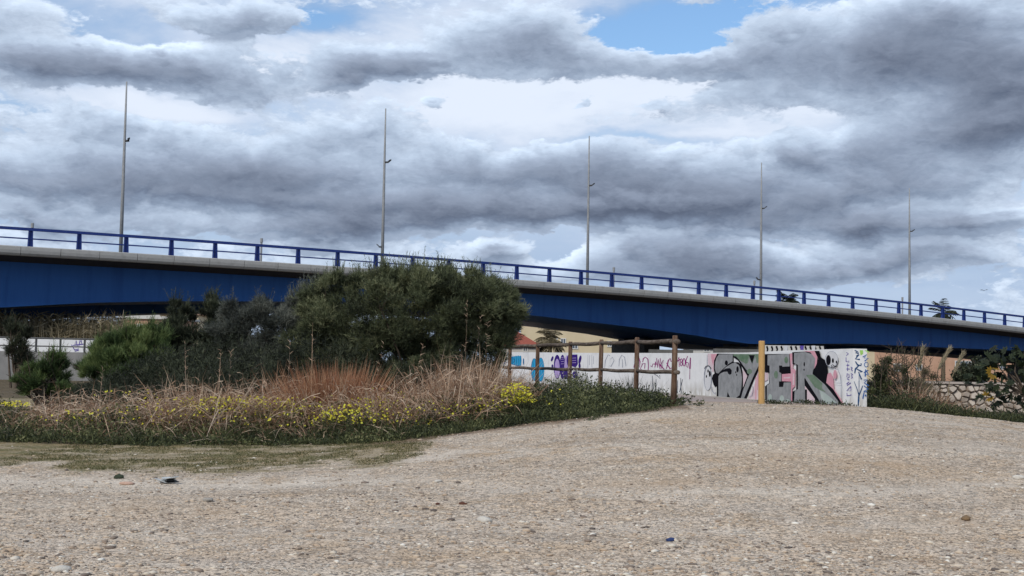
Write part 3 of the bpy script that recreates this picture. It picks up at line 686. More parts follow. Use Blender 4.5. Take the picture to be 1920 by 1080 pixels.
art.oval(1220, 520, 30, 60, grn); art.oval(1380, 290, 28, 50, grn); art.oval(1312, 900, 35, 60, mint); art.oval(1130, 880, 30, 60, mint); art.oval(1400, 930, 40, 30, mint)
art.cv = G_
art.poly([(1000, 322), (1235, 312), (1262, 420), (1220, 500), (1225, 560), (1150, 600), (1150, 835), (1000, 832), (1000, 715), (1040, 700), (1040, 440), (1003, 440)], blk)
art.poly([(1020, 330), (1130, 320), (1210, 345), (1240, 400), (1238, 450), (1210, 500), (1200, 560), (1130, 600), (1140, 680), (1145, 830), (1020, 825), (1025, 710), (1058, 690), (1058, 450), (1018, 430)], gry)
art.cv = K_
art.poly([(60, 138), (235, 138), (270, 230), (262, 320), (225, 400), (240, 250), (170, 160)], pnk)
art.poly([(88, 640), (240, 840), (255, 905), (120, 905), (120, 700), (90, 690)], lpk)
art.poly([(420, 470), (460, 450), (500, 520), (512, 690), (645, 890), (600, 890), (390, 620)], pnk)
art.poly([(230, 138), (300, 138), (322, 230), (380, 270), (412, 340), (420, 450), (400, 600), (500, 690), (625, 890), (590, 905), (210, 490), (205, 440), (262, 330), (282, 250)], blk)
art.poly([(82, 535), (115, 545), (300, 860), (300, 912), (255, 912), (230, 825), (88, 640)], blk); art.poly([(92, 700), (117, 700), (117, 908), (94, 908)], blk)
art.poly([(90, 520), (200, 470), (380, 625), (585, 880), (570, 912), (318, 912), (290, 840), (110, 560)], gry)
art.poly([(110, 490), (210, 480), (345, 610), (340, 680), (400, 740), (300, 700), (230, 660), (160, 560)], grn); art.poly([(300, 700), (400, 760), (560, 890), (400, 905), (330, 820)], mint)
art.oval(82, 330, 9, 32, blk); art.oval(80, 410, 8, 14, blk); art.oval(480, 258, 90, 112, wht); art.ring(480, 260, 92, 116, 5, gln)
art.oval(435, 272, 35, 74, blk); art.oval(500, 280, 15, 36, blk); art.oval(551, 300, 10, 20, blk); art.line([(472, 345), (490, 360), (478, 382)], 10, blk); art.line([(490, 330), (530, 365), (572, 372)], 9, blk)
art.oval(532, 478, 25, 66, pnk); art.line([(568, 390), (605, 480), (620, 620), (620, 810)], 7, gln); art.line([(515, 600), (615, 606)], 6, gln)
art.line([(690, 840), (700, 870), (660, 900)], 10, grn)
art.build('lettering', wall, 'large grey black and pink SYER graffiti lettering')
art = Art(wp, K_)
for l in ([(670, 160), (702, 180), (668, 210)], [(668, 232), (668, 292), (712, 302), (706, 280)], [(670, 345), (716, 345)], [(692, 320), (692, 365)], [(672, 400), (720, 400)], [(690, 375), (690, 425)],
          [(680, 520), (686, 465), (712, 480), (714, 520), (690, 530)], [(682, 540), (716, 560)], [(716, 585), (682, 612), (684, 640), (738, 600)], [(738, 650), (682, 715), (742, 715), (738, 650)], [(684, 745), (684, 785), (742, 780), (742, 765)]): art.line(l, 10, pur)
for l in ([(738, 370), (762, 385), (744, 402), (764, 428)], [(740, 462), (768, 478), (746, 498), (770, 520), (744, 532)]): art.line(l, 11, pur)
art.build('tag', wall, 'small purple letters running down the wall end')
art = Art(wp, A_)
for x in (275, 292, 310, 328, 345): art.oval(x, 530, 12, 46 - abs(x - 330) * .2, cyn, 12)
for x in (283, 301, 318, 336, 352): art.line([(x, 490), (x - 3, 530), (x, 572)], 5, dcy)
art.line([(275, 500), (300, 530), (275, 560), (320, 575), (350, 572)], 5, dcy); art.oval(374, 538, 5, 28, dcy)
art.line([(180, 560), (186, 520), (196, 540)], 5, pur); art.line([(205, 565), (213, 525), (225, 550), (232, 545)], 5, pur)
art.build('painting', wall, 'small bright blue graffiti piece')
art = Art(wp, A_)
art.oval(465, 608, 28, 98, dcy); art.oval(466, 608, 22, 92, cyn); art.oval(522, 608, 30, 104, dcy); art.oval(524, 606, 24, 98, cyn)
for x in (455, 475, 515, 532): art.line([(x, 520), (x + 3, 610), (x, 690)], 3, dcy)
art.build('painting', wall, 'pair of tall cyan ovals')
art = Art(wp, A_)
art.oval(662, 585, 30, 105, dpu); art.oval(662, 600, 22, 85, lil); art.oval(708, 585, 25, 105, dpu); art.oval(745, 585, 22, 100, lil); art.poly([(780, 480), (835, 478), (840, 560), (820, 590), (790, 580)], dpu)
art.oval(762, 530, 18, 50, dpu); art.oval(740, 650, 25, 40, dpu)
for y in (505, 520, 540, 560): art.line([(695, y), (720, y - 3)], 4, lil)
for y in (510, 530, 550): art.line([(788, y), (825, y - 2)], 4, lil)
art.oval(620, 515, 9, 22, dpu, rot=-.3); art.oval(858, 522, 11, 36, dpu, rot=-.2); art.oval(622, 580, 7, 18, dpu); art.oval(855, 575, 9, 22, dpu); art.oval(815, 650, 22, 30, dpu)
art.build('painting', wall, 'dark purple and lilac graffiti piece')
art = Art(wp, A_)
for l in ([(925, 480), (925, 600)], [(940, 485), (938, 570)], [(958, 480), (960, 590)], [(975, 490), (972, 560)]): art.line(l, 3, gln)
for l in ([(1070, 590), (1075, 530), (1100, 480), (1115, 490)], [(1120, 520), (1135, 500), (1150, 530), (1125, 580), (1112, 575)], [(1192, 580), (1195, 520), (1215, 485), (1240, 500), (1252, 580)], [(1222, 520), (1222, 590)]): art.line(l, 5, gln)
art.build('tag', wall, 'faint grey scribbled lines')
art = Art(wp, A_)
for l in ([(1318, 590), (1345, 470), (1350, 500)], [(1362, 500), (1372, 540), (1368, 590), (1395, 560), (1375, 600), (1400, 620)], [(1395, 545), (1400, 515), (1420, 500), (1440, 520), (1445, 580), (1440, 620)], [(1385, 560), (1415, 555), (1412, 600)],
          [(1462, 575), (1475, 585), (1482, 560), (1520, 560)], [(1500, 590), (1508, 540)], [(1515, 510), (1525, 590), (1532, 520), (1545, 600)], [(1545, 510), (1560, 600), (1572, 525), (1545, 580)], [(1540, 560), (1580, 605)], [(1600, 600), (1615, 530), (1632, 510), (1640, 540)], [(1600, 550), (1630, 600), (1650, 590)]): art.line(l, 7, mag)
art.build('tag', wall, 'magenta scrawl behind the fence')
art = Art(wp, A_)
for l in ([(1686, 560), (1705, 500), (1708, 585)], [(1688, 540), (1716, 520)]): art.line(l, 7, mag)
art.ring(1727, 530, 8, 14, 6, mag); art.ring(1726, 560, 9, 16, 6, mag); art.ring(1750, 545, 10, 32, 6, mag); art.line([(1778, 500), (1765, 530), (1768, 580), (1782, 590), (1788, 550), (1770, 545)], 6, mag); art.line([(1775, 490), (1782, 500)], 5, mag)
art.line([(1805, 505), (1800, 600)], 10, mag); art.line([(1800, 600), (1799, 690)], 4, mag)
art.build('tag', wall, 'magenta figures 180S! beside the last fence post')
art = Art(wp, A_)
for l in ([(1492, 645), (1520, 660), (1545, 688), (1540, 655)], [(1478, 660), (1482, 760), (1475, 815)], [(1510, 690), (1508, 820)], [(1530, 760), (1545, 770), (1540, 815)], [(1695, 700), (1690, 815)], [(1722, 680), (1722, 770), (1730, 815)], [(1738, 690), (1712, 800)]): art.line(l, 5, paint('slate', (.06, .07, .10)))
art.build('tag', wall, 'thin dark strokes near the ground')
art = Art(ep, K_)
art.poly([(862, 128), (912, 128), (912, 180), (885, 200), (875, 200)], lime); art.line([(940, 130), (985, 150), (995, 165)], 14, lime)
for l in ([(790, 130), (832, 150), (800, 165), (850, 172)], [(812, 215), (850, 190), (800, 255), (864, 262)], [(800, 290), (830, 340), (882, 352), (882, 320)], [(852, 345), (800, 400), (790, 462)], [(820, 400), (900, 440), (845, 445), (888, 550)]): art.line(l, 18, nvy)
art.line([(852, 480), (852, 640), (850, 760)], 7, nvy); art.line([(850, 740), (845, 850), (838, 935)], 18, nvy); art.line([(780, 580), (820, 680), (850, 790)], 9, nvy); art.line([(905, 640), (875, 720), (850, 790)], 12, nvy)
bl = paint('blue_ink', (.03, .10, .30))
for l in ([(905, 225), (965, 190), (925, 240), (985, 245), (930, 285)], [(920, 452), (985, 418), (945, 405), (940, 508)], [(955, 420), (985, 480), (945, 478)], [(918, 560), (975, 548), (925, 600), (990, 640)], [(920, 640), (980, 690), (918, 722), (965, 730)], [(925, 720), (905, 830)]): art.line(l, 15, bl)
art.ring(955, 335, 28, 34, 9, bl); art.oval(945, 783, 12, 15, bl)
art.build('tag', wall, 'MOANA. and a second signature written downwards on the wall end')

# ------------------------------------------------------------------ paved path between fence and wall
pv = MB(); L1 = []; R1 = []
for l in np.linspace(-.4, 34, 24):
    c = WA + wdir * l; lp = c + fn[:2] * 3.1 if l > 1 else c + fn[:2] * (2.0 + 1.1 * max(l, 0)); L1.append((lp[0], lp[1], float(gz(*lp, False)) + .02)); c2 = c + fn[:2] * .17; R1.append((c2[0], c2[1], float(gz(*c2, False)) + .02))
k = len(L1); pv.add(L1 + R1 + [(x, y, z - .12) for x, y, z in L1 + R1], [(i, i + 1, k + i + 1, k + i) for i in range(k - 1)] + [(i, 2 * k + i, 2 * k + i + 1, i + 1) for i in range(k - 1)] + [(0, k, 3 * k, 2 * k)])
o = pv.build('path', m_path); o['kind'] = 'structure'

# ------------------------------------------------------------------ rustic fence
fposts = [(1265, 629, 755, 23.0), (1194, 632.5, 744, 25.1), (1127, 636.5, 740, 27.2), (1069, 640.5, 730, 29.3), (1008, 642, 722, 31.4), (956, 648, 715, 33.5), (905, 649, 710, 35.6), (858, 650, 705, 37.7)]
fence = empty('wooden_fence', gpt(1265, 23.), 'rustic log fence with dark weathered posts and two rails before the graffiti wall', 'fence')
tops_ = []
for i, (px, yt, yb, Y) in enumerate(fposts):
    a = at(px, yt, Y); zb = float(gz(a[0], Y)) - .1; tops_.append(a); mb = MB()
    r_ = .048 + (.004 if i == 0 else 0)
    mb.tube([(a[0] - .01, Y, zb), (a[0], Y, (zb + a[2]) / 2), (a[0] + .01, Y, a[2] - .02), (a[0] + .01, Y, a[2])], [r_ * 1.08, r_, r_ * .96, r_ * .75], 12, wob=.06); mb.build('post', m_wood, fence, smooth=True)
ur = [(1265, 640.5), (1194, 641.5), (1127, 644), (1069, 646), (1008, 648), (956, 650), (905, 652), (858, 653)]
lr = [(1265, 698), (1194, 696), (1127, 693.5), (1069, 692.5), (1008, 691), (956, 689), (905, 688), (858, 687)]
for nm, lst, rr in (('top_rail', ur, .043), ('lower_rail', lr, .038)):
    pts = [at(px, py, fposts[i][3] - .0) for i, (px, py) in enumerate(lst)]
    d = (pts[0] - pts[1]); d /= np.linalg.norm(d)
    for i in range(len(pts) - 1):
        A, Bq = pts[i].copy(), pts[i + 1].copy()
        if i == 0: A = A + d * .19
        else: A = A + (Bq - A) * .02
        n = 7; mb = MB(); P_ = [A + (Bq - A) * t_ + [0, 0, .008 * math.sin(t_ * 7 + i)] for t_ in np.linspace(0, 1, n)]
        mb.tube(P_, [rr * (1 - .12 * t_) for t_ in np.linspace(0, 1, n)], 12, wob=.1); mb.build(nm, m_woodrail, fence, smooth=True)
# lone fresh post
a = at(1428, 639, 24.6); b_ = gpt(1428, 24.6); pe = empty('wooden_post', b_, 'lone fresh pale yellow timber post standing on the gravel edge before the lettering', 'post')
mb = MB(); hh = a[2] - b_[2]; mb.tube([(0, 0, -.15), (0, 0, hh * .5), (0, 0, hh - .015), (0, 0, hh)], [.062, .06, .06, .054], 14, wob=.02); mb.build('shaft', m_newwood, pe, local=True)

# ------------------------------------------------------------------ buildings and things behind the bridge
m_cream = surf('cream_render', (.62, .52, .34), (.70, .60, .42), .4, .85); m_salmon = surf('salmon_render', (.50, .30, .20), (.60, .38, .27), .6, .85); m_tile = surf('red_roof_tile', (.28, .07, .05), (.38, .11, .07), 8, .85, .3, 20)
m_wall2 = surf('pale_render', (.58, .57, .55), (.68, .67, .64), .8, .85); m_glass = surf('window_glass', (.10, .13, .17), rough=.15, spec=.5); m_frame = surf('window_frame', (.7, .7, .68), rough=.5); m_orange = surf('orange_brick', (.42, .25, .17), (.52, .34, .24), 3, .85)
def house(name, x0, x1, ytop, Y, label, m, depth=9, wins=(), roof=None, zb=.2, rtop=None):
    a, b_ = at(x0, ytop, Y), at(x1, ytop, Y); zt = (a[2] + b_[2]) / 2; cx = (a[0] + b_[0]) / 2; w = b_[0] - a[0]
    e = empty(name, (cx, Y, zb), label, 'building')
    mb = MB(); mb.box((0, depth / 2, (zt - zb) / 2), (w, depth, zt - zb)); mb.build('wall', m, e, local=True)
    if roof:
        mb = MB(); z0 = zt - zb; o_ = .35; h_ = roof[0]; mm = roof[1]
        if h_ > .4:   # hipped
            q = [(-w / 2 - o_, -o_, z0 + .002), (w / 2 + o_, -o_, z0 + .002), (w / 2 + o_, depth + o_, z0 + .002), (-w / 2 - o_, depth + o_, z0 + .002)]; rg = min(depth, w) / 2
            mb.add(q + [(-w / 2 + rg, depth / 2, z0 + h_), (w / 2 - rg, depth / 2, z0 + h_)], [(0, 1, 5, 4), (1, 2, 5), (2, 3, 4, 5), (3, 0, 4), (3, 2, 1, 0)])
        else: mb.box((0, depth / 2, z0 + h_ / 2 + .002), (w + .5, depth + .5, h_))
        mb.build('roof', mm, e, local=True)
    for (px, py, ww, wh) in wins:
        c = at(px, py, Y); W_ = ww / F * Y; H2 = wh / F * Y; f = MB(); z = c[2] - zb; x = c[0] - cx
        for dx_, dz_, sx_, sz2 in ((0, H2 / 2, W_ + .14, .1), (0, -H2 / 2, W_ + .14, .1), (-W_ / 2, 0, .1, H2 - .1), (W_ / 2, 0, .1, H2 - .1), (0, 0, .07, H2 - .1)): f.box((x + dx_, -.03, z + dz_), (sx_, .08, sz2))
        wo_ = f.build('window', m_frame, e, local=True); g_ = MB(); g_.box((x, -.004, z), (W_ - .1, .02, H2 - .1)); go_ = g_.build('pane', m_glass, wo_, local=True)
    return e
house('building', 978, 1178, 606, 150, 'long cream building seen under the bridge behind the ragged palm', m_cream, 14, [(1040, 640, 9, 10), (1056, 640, 9, 10), (1078, 650, 10, 8), (1143, 645, 7, 10)], (.3, m_wall2))
house('house', 935, 1008, 648, 116, 'small house with a red tiled roof left of the ragged palm', m_wall2, 7, [(985, 655, 8, 8)], (1.35, m_tile))
house('house', 1178, 1236, 646, 152, 'low white house right of the cream building, under the bridge', m_wall2, 9, [(1188, 655, 10, 6), (1215, 655, 10, 6)], (.22, m_wall2))
house('house', 1298, 1350, 654, 155, 'low pale house with a flat roof seen between two bridge piers', m_wall2, 8, [(1325, 657, 10, 4)], (.25, m_wall2))
house('house', 1628, 1905, 646, 172, 'long salmon coloured house with white windows behind the stone wall', m_salmon, 10, [(1682, 689, 13, 13), (1723, 689, 11, 10), (1799, 684, 16, 14), (1815, 684, 12, 14), (1836, 684, 10, 12), (1880, 686, 10, 12)], (.3, m_orange))
house('house', 1560, 1640, 650, 165, 'cream house partly hidden behind the end of the graffiti wall', m_cream, 8, [(1585, 655, 10, 6)], (.25, m_wall2))
house('building', 226, 330, 598, 146, 'flat orange brick building behind the green shrub at left', m_orange, 10, [(262, 612, 9, 8), (290, 612, 9, 8)], (.3, m_wall2))
house('building', 300, 372, 590, 170, 'building with a sand coloured gable behind the shrubs', m_cream, 10, [(330, 608, 8, 8)], (1.6, m_orange))
house('building', 236, 440, 586, 210, 'far pale building under the bridge, highest behind the shrubs', m_wall2, 12, [(260, 598, 8, 6), (285, 598, 8, 6), (400, 600, 8, 6)], (.25, m_wall2))
# low wall with far graffiti just behind the long wall
fw_a, fw_b = at(1432, 647, 75), at(1545, 647, 75); mb = MB(); e = empty('far_wall', ((fw_a[0] + fw_b[0]) / 2, 75, .5), 'short far wall with black and white graffiti behind the lettering', 'wall')
mb.box(((fw_a[0] + fw_b[0]) / 2, 75.15, (fw_a[2] + .3) / 2), (fw_b[0] - fw_a[0], .3, fw_a[2] - .3)); mb.build('wall_body', m_wall2, e)
art = Art(lambda px, py, l: at(px, py, 75 - l), lambda p: p); en_ = en; 
def wall_poly(pts, m):
    LIFT[0] += .002; V = [at(px, py, 74.99 - LIFT[0]) for px, py in pts]; art.mb.add(V, [tuple(range(len(V)))], art._mi(m))
for x in range(1436, 1546, 9):
    wall_poly([(x, 648 + x % 3), (x + 3, 648), (x + 5, 654), (x + 3, 662), (x, 662), (x + 2, 655)], blk)
for x, c in ((1412, lime), (1470, wht), (1500, pur), (1522, wht)): 
    if x > 1432: wall_poly([(x, 648), (x + 7, 648), (x + 6, 660), (x + 1, 660)], c)
art.build('painting', e)
# grey plinth wall under the pier
mb = MB(); a, b_ = at(1340, 653.5, 70), at(1432, 654.5, 70); mb.box(((a[0] + b_[0]) / 2, 70.3, (a[2] + .3) / 2), (b_[0] - a[0], .5, a[2] - .3)); o = mb.build('concrete_wall', m_pier)
tag(o, 'dark grey low concrete wall below the bridge pier, behind the S and Y', 'wall')
mb = MB(); a, b_ = at(1218, 655, 72), at(1300, 655.5, 72); mb.box(((a[0] + b_[0]) / 2, 72.3, (a[2] + .3) / 2), (b_[0] - a[0], .5, a[2] - .3)); o = mb.build('concrete_wall', m_pier)
tag(o, 'dark grey low concrete wall below the bridge, behind the last fence post', 'wall')

# left ramp wall with railing
Yl = 62.
a, b_ = at(-40, 662, Yl), at(235, 662, Yl); zt = b_[2]
mb = MB(); mb.box(((a[0] + b_[0]) / 2, Yl + .2, (zt) / 2), (b_[0] - a[0], .4, zt)); o = mb.build('retaining_wall', surf('grey_concrete', (.20, .20, .20), (.28, .275, .27), 1.2, .9, .2, 12)); tag(o, 'plain grey concrete retaining wall under the dark railing at left', 'wall')
e = empty('white_wall', (a[0], Yl + 2.2, 1.), 'white wall with blue scribbles behind the dark railing at left', 'wall')
a2, b2 = at(-40, 631.5, Yl + 2.2), at(235, 637, Yl + 2.2); mb = MB(); mb.hexa([(a2[0], Yl + 2.2, .8), (b2[0], Yl + 2.2, .8), (b2[0], Yl + 2.5, .8), (a2[0], Yl + 2.5, .8), (a2[0], Yl + 2.2, a2[2]), (b2[0], Yl + 2.2, b2[2]), (b2[0], Yl + 2.5, b2[2]), (a2[0], Yl + 2.5, a2[2])]); mb.build('wall_body', m_white, e)
art = Art(lambda px, py, l: at(px, py, Yl + 2.19 - l), lambda p: (p[0] / 4, 560 + p[1] / 4))
for l in ([(535, 345), (560, 385), (590, 375)], [(560, 350), (570, 315), (580, 360)], [(590, 360), (600, 312), (615, 345), (608, 312)], [(545, 350), (625, 340)], [(560, 395), (590, 385)]): art.line(l, 6, pur)
for l in ([(690, 352), (700, 348)], [(712, 325), (720, 360)], [(728, 350), (735, 320), (742, 355)], [(750, 325), (752, 360)], [(765, 355), (772, 325), (780, 345)]): art.line(l, 6, nvy)
art.build('tag', e)
e = empty('metal_railing', (a[0], Yl, zt), 'dark metal railing on the grey concrete wall at left', 'railing')
ra, rb = at(-40, 631.5, Yl), at(222, 637.5, Yl); rc, rd = at(-40, 646.5, Yl), at(222, 652, Yl)
mb = MB(); mb.tube([ra, rb], .045, 6); mb.build('top_rail', m_dark, e); mb = MB(); mb.tube([rc, rd], .035, 6); mb.build('middle_rail', m_dark, e)
for px in (-22, 22, 68, 113.5, 159, 205):
    q = at(px, 640, Yl); zt2 = ra[2] + (rb[2] - ra[2]) * (px + 40) / 262; mb = MB(); mb.box((q[0], Yl, (zt2 + zt) / 2), (.08, .08, zt2 - zt)); mb.build('post', m_dark, e)

# rubble stone wall at right
Ys = 44.
xa, xb = at(1700, 717, Ys), at(1990, 719, Ys); zb_, zt_ = .35, xa[2]
sw = empty('stone_wall', ((xa[0] + xb[0]) / 2, Ys, zb_), 'pale rubble stone retaining wall at right behind the weeds', 'wall')
m_rub = surf('rubble_stone', (.36, .29, .235), (.56, .49, .42), 1.6, .9, .6, 18, c3=(.48, .42, .36)); m_mort = surf('dark_mortar', (.15, .12, .10), (.34, .28, .235), 6, .95)
mb = MB(); mb.box(((xa[0] + xb[0]) / 2, Ys + .35, (zt_ + zb_) / 2 - .02), (xb[0] - xa[0], .6, zt_ - zb_)); mb.build('core', m_mort, sw)
mb = MB(); cw, ch = .31, .185; SX = []
nxs = int((xb[0] - xa[0]) / cw) + 2; nzs = int((zt_ - zb_) / ch) + 3
for i in range(-1, nxs):
    for k in range(-1, nzs): SX.append((xa[0] + (i + .5 * (k % 2) + rng.uniform(-.46, .46)) * cw, zb_ - .05 + (k + rng.uniform(-.44, .44)) * ch))
SX = np.array(SX)
for (cx_, cz_) in SX:
    if not (xa[0] < cx_ < xb[0]): continue
    poly = [(cx_ - .6, cz_ - .5), (cx_ + .6, cz_ - .5), (cx_ + .6, cz_ + .5), (cx_ - .6, cz_ + .5)]
    near = SX[(np.abs(SX[:, 0] - cx_) < .9) & (np.abs(SX[:, 1] - cz_) < .7)]
    cuts = [((cx_ + qx) / 2, (cz_ + qz) / 2, qx - cx_, qz - cz_) for qx, qz in near if (qx, qz) != (cx_, cz_)] + [(0, zt_ - .05, 0, 1), (0, zb_ - .1, 0, -1)]
    for mx, mz, nx_, nz_ in cuts:
        new = []
        for a_, c_ in zip(poly, poly[1:] + poly[:1]):
            da = (a_[0] - mx) * nx_ + (a_[1] - mz) * nz_; dc = (c_[0] - mx) * nx_ + (c_[1] - mz) * nz_
            if da <= 0: new.append(a_)
            if da * dc < 0: t_ = da / (da - dc); new.append((a_[0] + (c_[0] - a_[0]) * t_, a_[1] + (c_[1] - a_[1]) * t_))
        poly = new
        if len(poly) < 3: break
    if len(poly) < 3: continue
    gx_, gz__ = np.mean([p[0] for p in poly]), np.mean([p[1] for p in poly]); n = len(poly); dp = rng.uniform(.05, .15); f1, f2 = rng.uniform(.90, .98), rng.uniform(.60, .80); tl_ = rng.uniform(-.03, .03)
    vs = [(gx_ + (p[0] - gx_) * f1, Ys + .06, gz__ + (p[1] - gz__) * f1) for p in poly] + [(gx_ + (p[0] - gx_) * f2, Ys - dp + tl_ * (p[1] - gz__) * 10, gz__ + (p[1] - gz__) * f2) for p in poly]
    mb.add(vs, [(k, (k + 1) % n, n + (k + 1) % n, n + k) for k in range(n)] + [tuple(n + k for k in range(n))])
mb.build('stonework', m_rub, sw)
mb = MB(); mb.box(((xa[0] + xb[0]) / 2, Ys + .3, zt_ + .01), (xb[0] - xa[0], .85, .07)); mb.build('coping', surf('coping_stone', (.42, .35, .31), (.52, .46, .41), 3, .9), sw)

# ------------------------------------------------------------------ vegetation
rng = np.random.default_rng(21)
m_tam = leafmat('tamarisk_leaf', [(0, (.026, .030, .020)), (.4, (.082, .098, .052)), (.75, (.16, .185, .095)), (1, (.29, .30, .17))])
m_grey = leafmat('grey_leaf', [(0, (.03, .034, .03)), (.5, (.098, .11, .095)), (1, (.24, .25, .21))])
m_green = leafmat('green_leaf', [(0, (.025, .042, .017)), (.5, (.10, .155, .055)), (1, (.25, .31, .12))])
m_darkl = leafmat('dark_leaf', [(0, (.016, .020, .014)), (.6, (.058, .070, .044)), (1, (.15, .165, .095))])
m_dry = leafmat('dry_stalk', [(0, (.09, .045, .03)), (.3, (.26, .15, .09)), (.6, (.48, .32, .215)), (1, (.74, .60, .46))])
m_rust = leafmat('rusty_grass', [(0, (.22, .09, .05)), (.5, (.42, .20, .11)), (1, (.56, .36, .22))])
m_cover = leafmat('ground_cover_leaf', [(0, (.020, .026, .015)), (.45, (.066, .080, .036)), (.8, (.15, .165, .07)), (1, (.27, .27, .13))])
m_yel = leafmat('yellow_petal', [(0, (.50, .40, .02)), (.5, (.68, .62, .04)), (1, (.78, .78, .10))], trans=.2)
m_wflow = leafmat('pale_seed_head', [(0, (.34, .28, .24)), (1, (.66, .62, .58))])
m_reed = leafmat('reed_leaf', [(0, (.09, .075, .045)), (.5, (.28, .24, .15)), (1, (.50, .43, .30))])
m_twig = surf('twig_bark', (.06, .045, .035), (.13, .10, .075), 20, .9)
m_turf = leafmat('turf_blade', [(0, (.045, .055, .02)), (.6, (.11, .115, .045)), (1, (.24, .20, .10))])

def stems(e, base, tips, r=.03, mat=m_twig, n=5):
    mb = MB()
    for tpt in tips:
        b0 = np.array(base) + rng.normal(size=3) * [.15, .15, 0]; mid = b0 + (np.array(tpt) - b0) * .5 + rng.normal(size=3) * .12; mid[2] += .1
        mb.tube([b0, (b0 + mid) / 2 + rng.normal(size=3) * .04, mid, tpt], [r, r * .8, r * .55, r * .2], n, cap=False)
        for _ in range(3):
            q = mid + (np.array(tpt) - mid) * rng.random(); mb.tube([q, q + rng.normal(size=3) * [.25, .2, .15] + [0, 0, .3]], [r * .35, r * .1], 4, cap=False)
    return mb.build('stems', mat, e)
def bush(name, label, cat, base_px, Y, lobes, mat, n_sprig=6000, k=7, L=.16, Wd=.012, updir=.7, group=None, spread=.6, sub=None, seed=1, kind='sprig', dark=.0, tintbase=.5, nsub=14, subr=(.28, .5), shoots=0):
    """lobes: (px, py, dY, rx_px, ry_px, weight) ellipsoids; filled with many small clumps"""
    base = gpt(base_px, Y); e = empty(name, base, label, cat, group)
    C = []; Rr = []; Wt = []
    for (px, py, dY, rx, ry, w) in lobes:
        c = at(px, py, Y + dY); q = (Y + dY) / F; r3 = np.array([rx * q, rx * q * .8, ry * q])
        for _ in range(int(nsub * w)):
            d = unit(rng.normal(size=3)); off = d * rng.random() ** .30 * .93
            f = rng.uniform(*subr); C.append(c + off * r3); rr = min(r3[0], r3[2]); Rr.append(np.array([rr, rr, rr]) * f * [1.15, 1.15, .95]); Wt.append(f ** 2)
    C = np.array(C); Rr = np.array(Rr); Wt = np.array(Wt); Wt /= Wt.sum()
    idx = rng.choice(len(C), n_sprig, p=Wt); d = unit(rng.normal(size=(n_sprig, 3))); rad = np.abs(rng.normal(size=n_sprig)) * .5 + .35 * rng.random(n_sprig)
    P_ = C[idx] + d * Rr[idx] * rad[:, None]
    ok = P_[:, 2] > gz(P_[:, 0], P_[:, 1]) + .05; P_, d, idx = P_[ok], d[ok], idx[ok]
    out_ = unit(d * .7 + np.array([0, 0, updir]) + unit(P_ - C.mean(0)) * .35)
    lt = rng.random(len(C)); tint = np.clip(tintbase + (lt[idx] - .5) * .8 + rng.normal(size=len(P_)) * .15, 0, 1)
    v = Veg(); ln = L * rng.uniform(.6, 1.4, len(P_))
    if kind == 'sprig': v.sprigs(P_, out_, k, ln, Wd, tint, spread)
    else:
        kk = k; b2_ = np.repeat(P_, kk, 0) + rng.normal(size=(len(P_) * kk, 3)) * L * .6; v.leaves(b2_, np.repeat(out_, kk, 0) + rng.normal(size=(len(P_) * kk, 3)) * .7, L * rng.uniform(.5, 1.1, len(b2_)), Wd, np.repeat(tint, kk) + rng.normal(size=len(b2_)) * .08)
    if shoots:
        hi_ = P_[np.argsort(-(P_[:, 2] + rng.normal(size=len(P_)) * .35))[:shoots * 6]]; b0_ = hi_[rng.choice(len(hi_), shoots)]
        dd_ = unit(rng.normal(size=(shoots, 3)) * [.28, .28, .1] + [0, 0, 1]); Ls = L * rng.uniform(1.2, 3.2, shoots); ts_ = rng.uniform(.35, .9, shoots)
        v.blades(b0_, dd_, Ls, .008, ts_ * .5, .1)
        for q_ in np.linspace(.15, 1, 9): v.sprigs(b0_ + dd_ * (Ls * q_)[:, None], dd_, 3, L * .7, Wd * .8, ts_, .9)
    v.build('foliage', mat, e)
    pick = rng.choice(len(C), min(len(C), 26), replace=False); stems(e, base, C[pick], .035 if Y < 35 else .05)
    return e
bush('tamarisk_shrub', 'large dark green feathery shrub rising in front of the bridge', 'shrub', 790, 28.6,
     [(700, 610, 0, 120, 70, 1.3), (770, 570, -.3, 130, 62, 1.5), (860, 575, 0, 110, 62, 1.3), (625, 570, .3, 62, 48, .9), (600, 610, .3, 45, 50, .6), (585, 650, .2, 50, 50, .6), (745, 535, 0, 80, 28, .7), (790, 522, .2, 60, 16, .3), (620, 640, .2, 70, 50, .8), (900, 620, .2, 65, 52, .8), (935, 560, .3, 48, 34, .5), (955, 600, .2, 30, 30, .3), (840, 640, .5, 110, 44, 1.2), (770, 640, .2, 90, 40, .8), (700, 665, .3, 100, 36, .7), (880, 528, .2, 40, 18, .3), (650, 528, .3, 40, 18, .3), (740, 690, -.2, 150, 30, .9), (880, 670, 0, 70, 30, .4), (610, 700, -.2, 80, 30, .6)],
     m_tam, 52000, 8, .14, .012, .7, nsub=46, subr=(.14, .34), tintbase=.54, shoots=620, spread=1.0)
bush('grey_shrub', 'grey green twiggy shrub adjoining the left side of the big dark green shrub', 'shrub', 520, 29.5,
     [(520, 630, 0, 80, 62, 1.3), (440, 610, .1, 45, 42, .7), (590, 620, .2, 40, 60, .8), (470, 640, 0, 45, 60, .8), (570, 600, .3, 45, 50, .8), (500, 590, .2, 45, 30, .5), (590, 560, .5, 30, 32, .35), (540, 680, 0, 80, 40, .9), (500, 700, -.3, 90, 30, .8)], m_grey, 21000, 8, .14, .011, .7, spread=1.0, nsub=34, subr=(.15, .3), tintbase=.45, shoots=160)
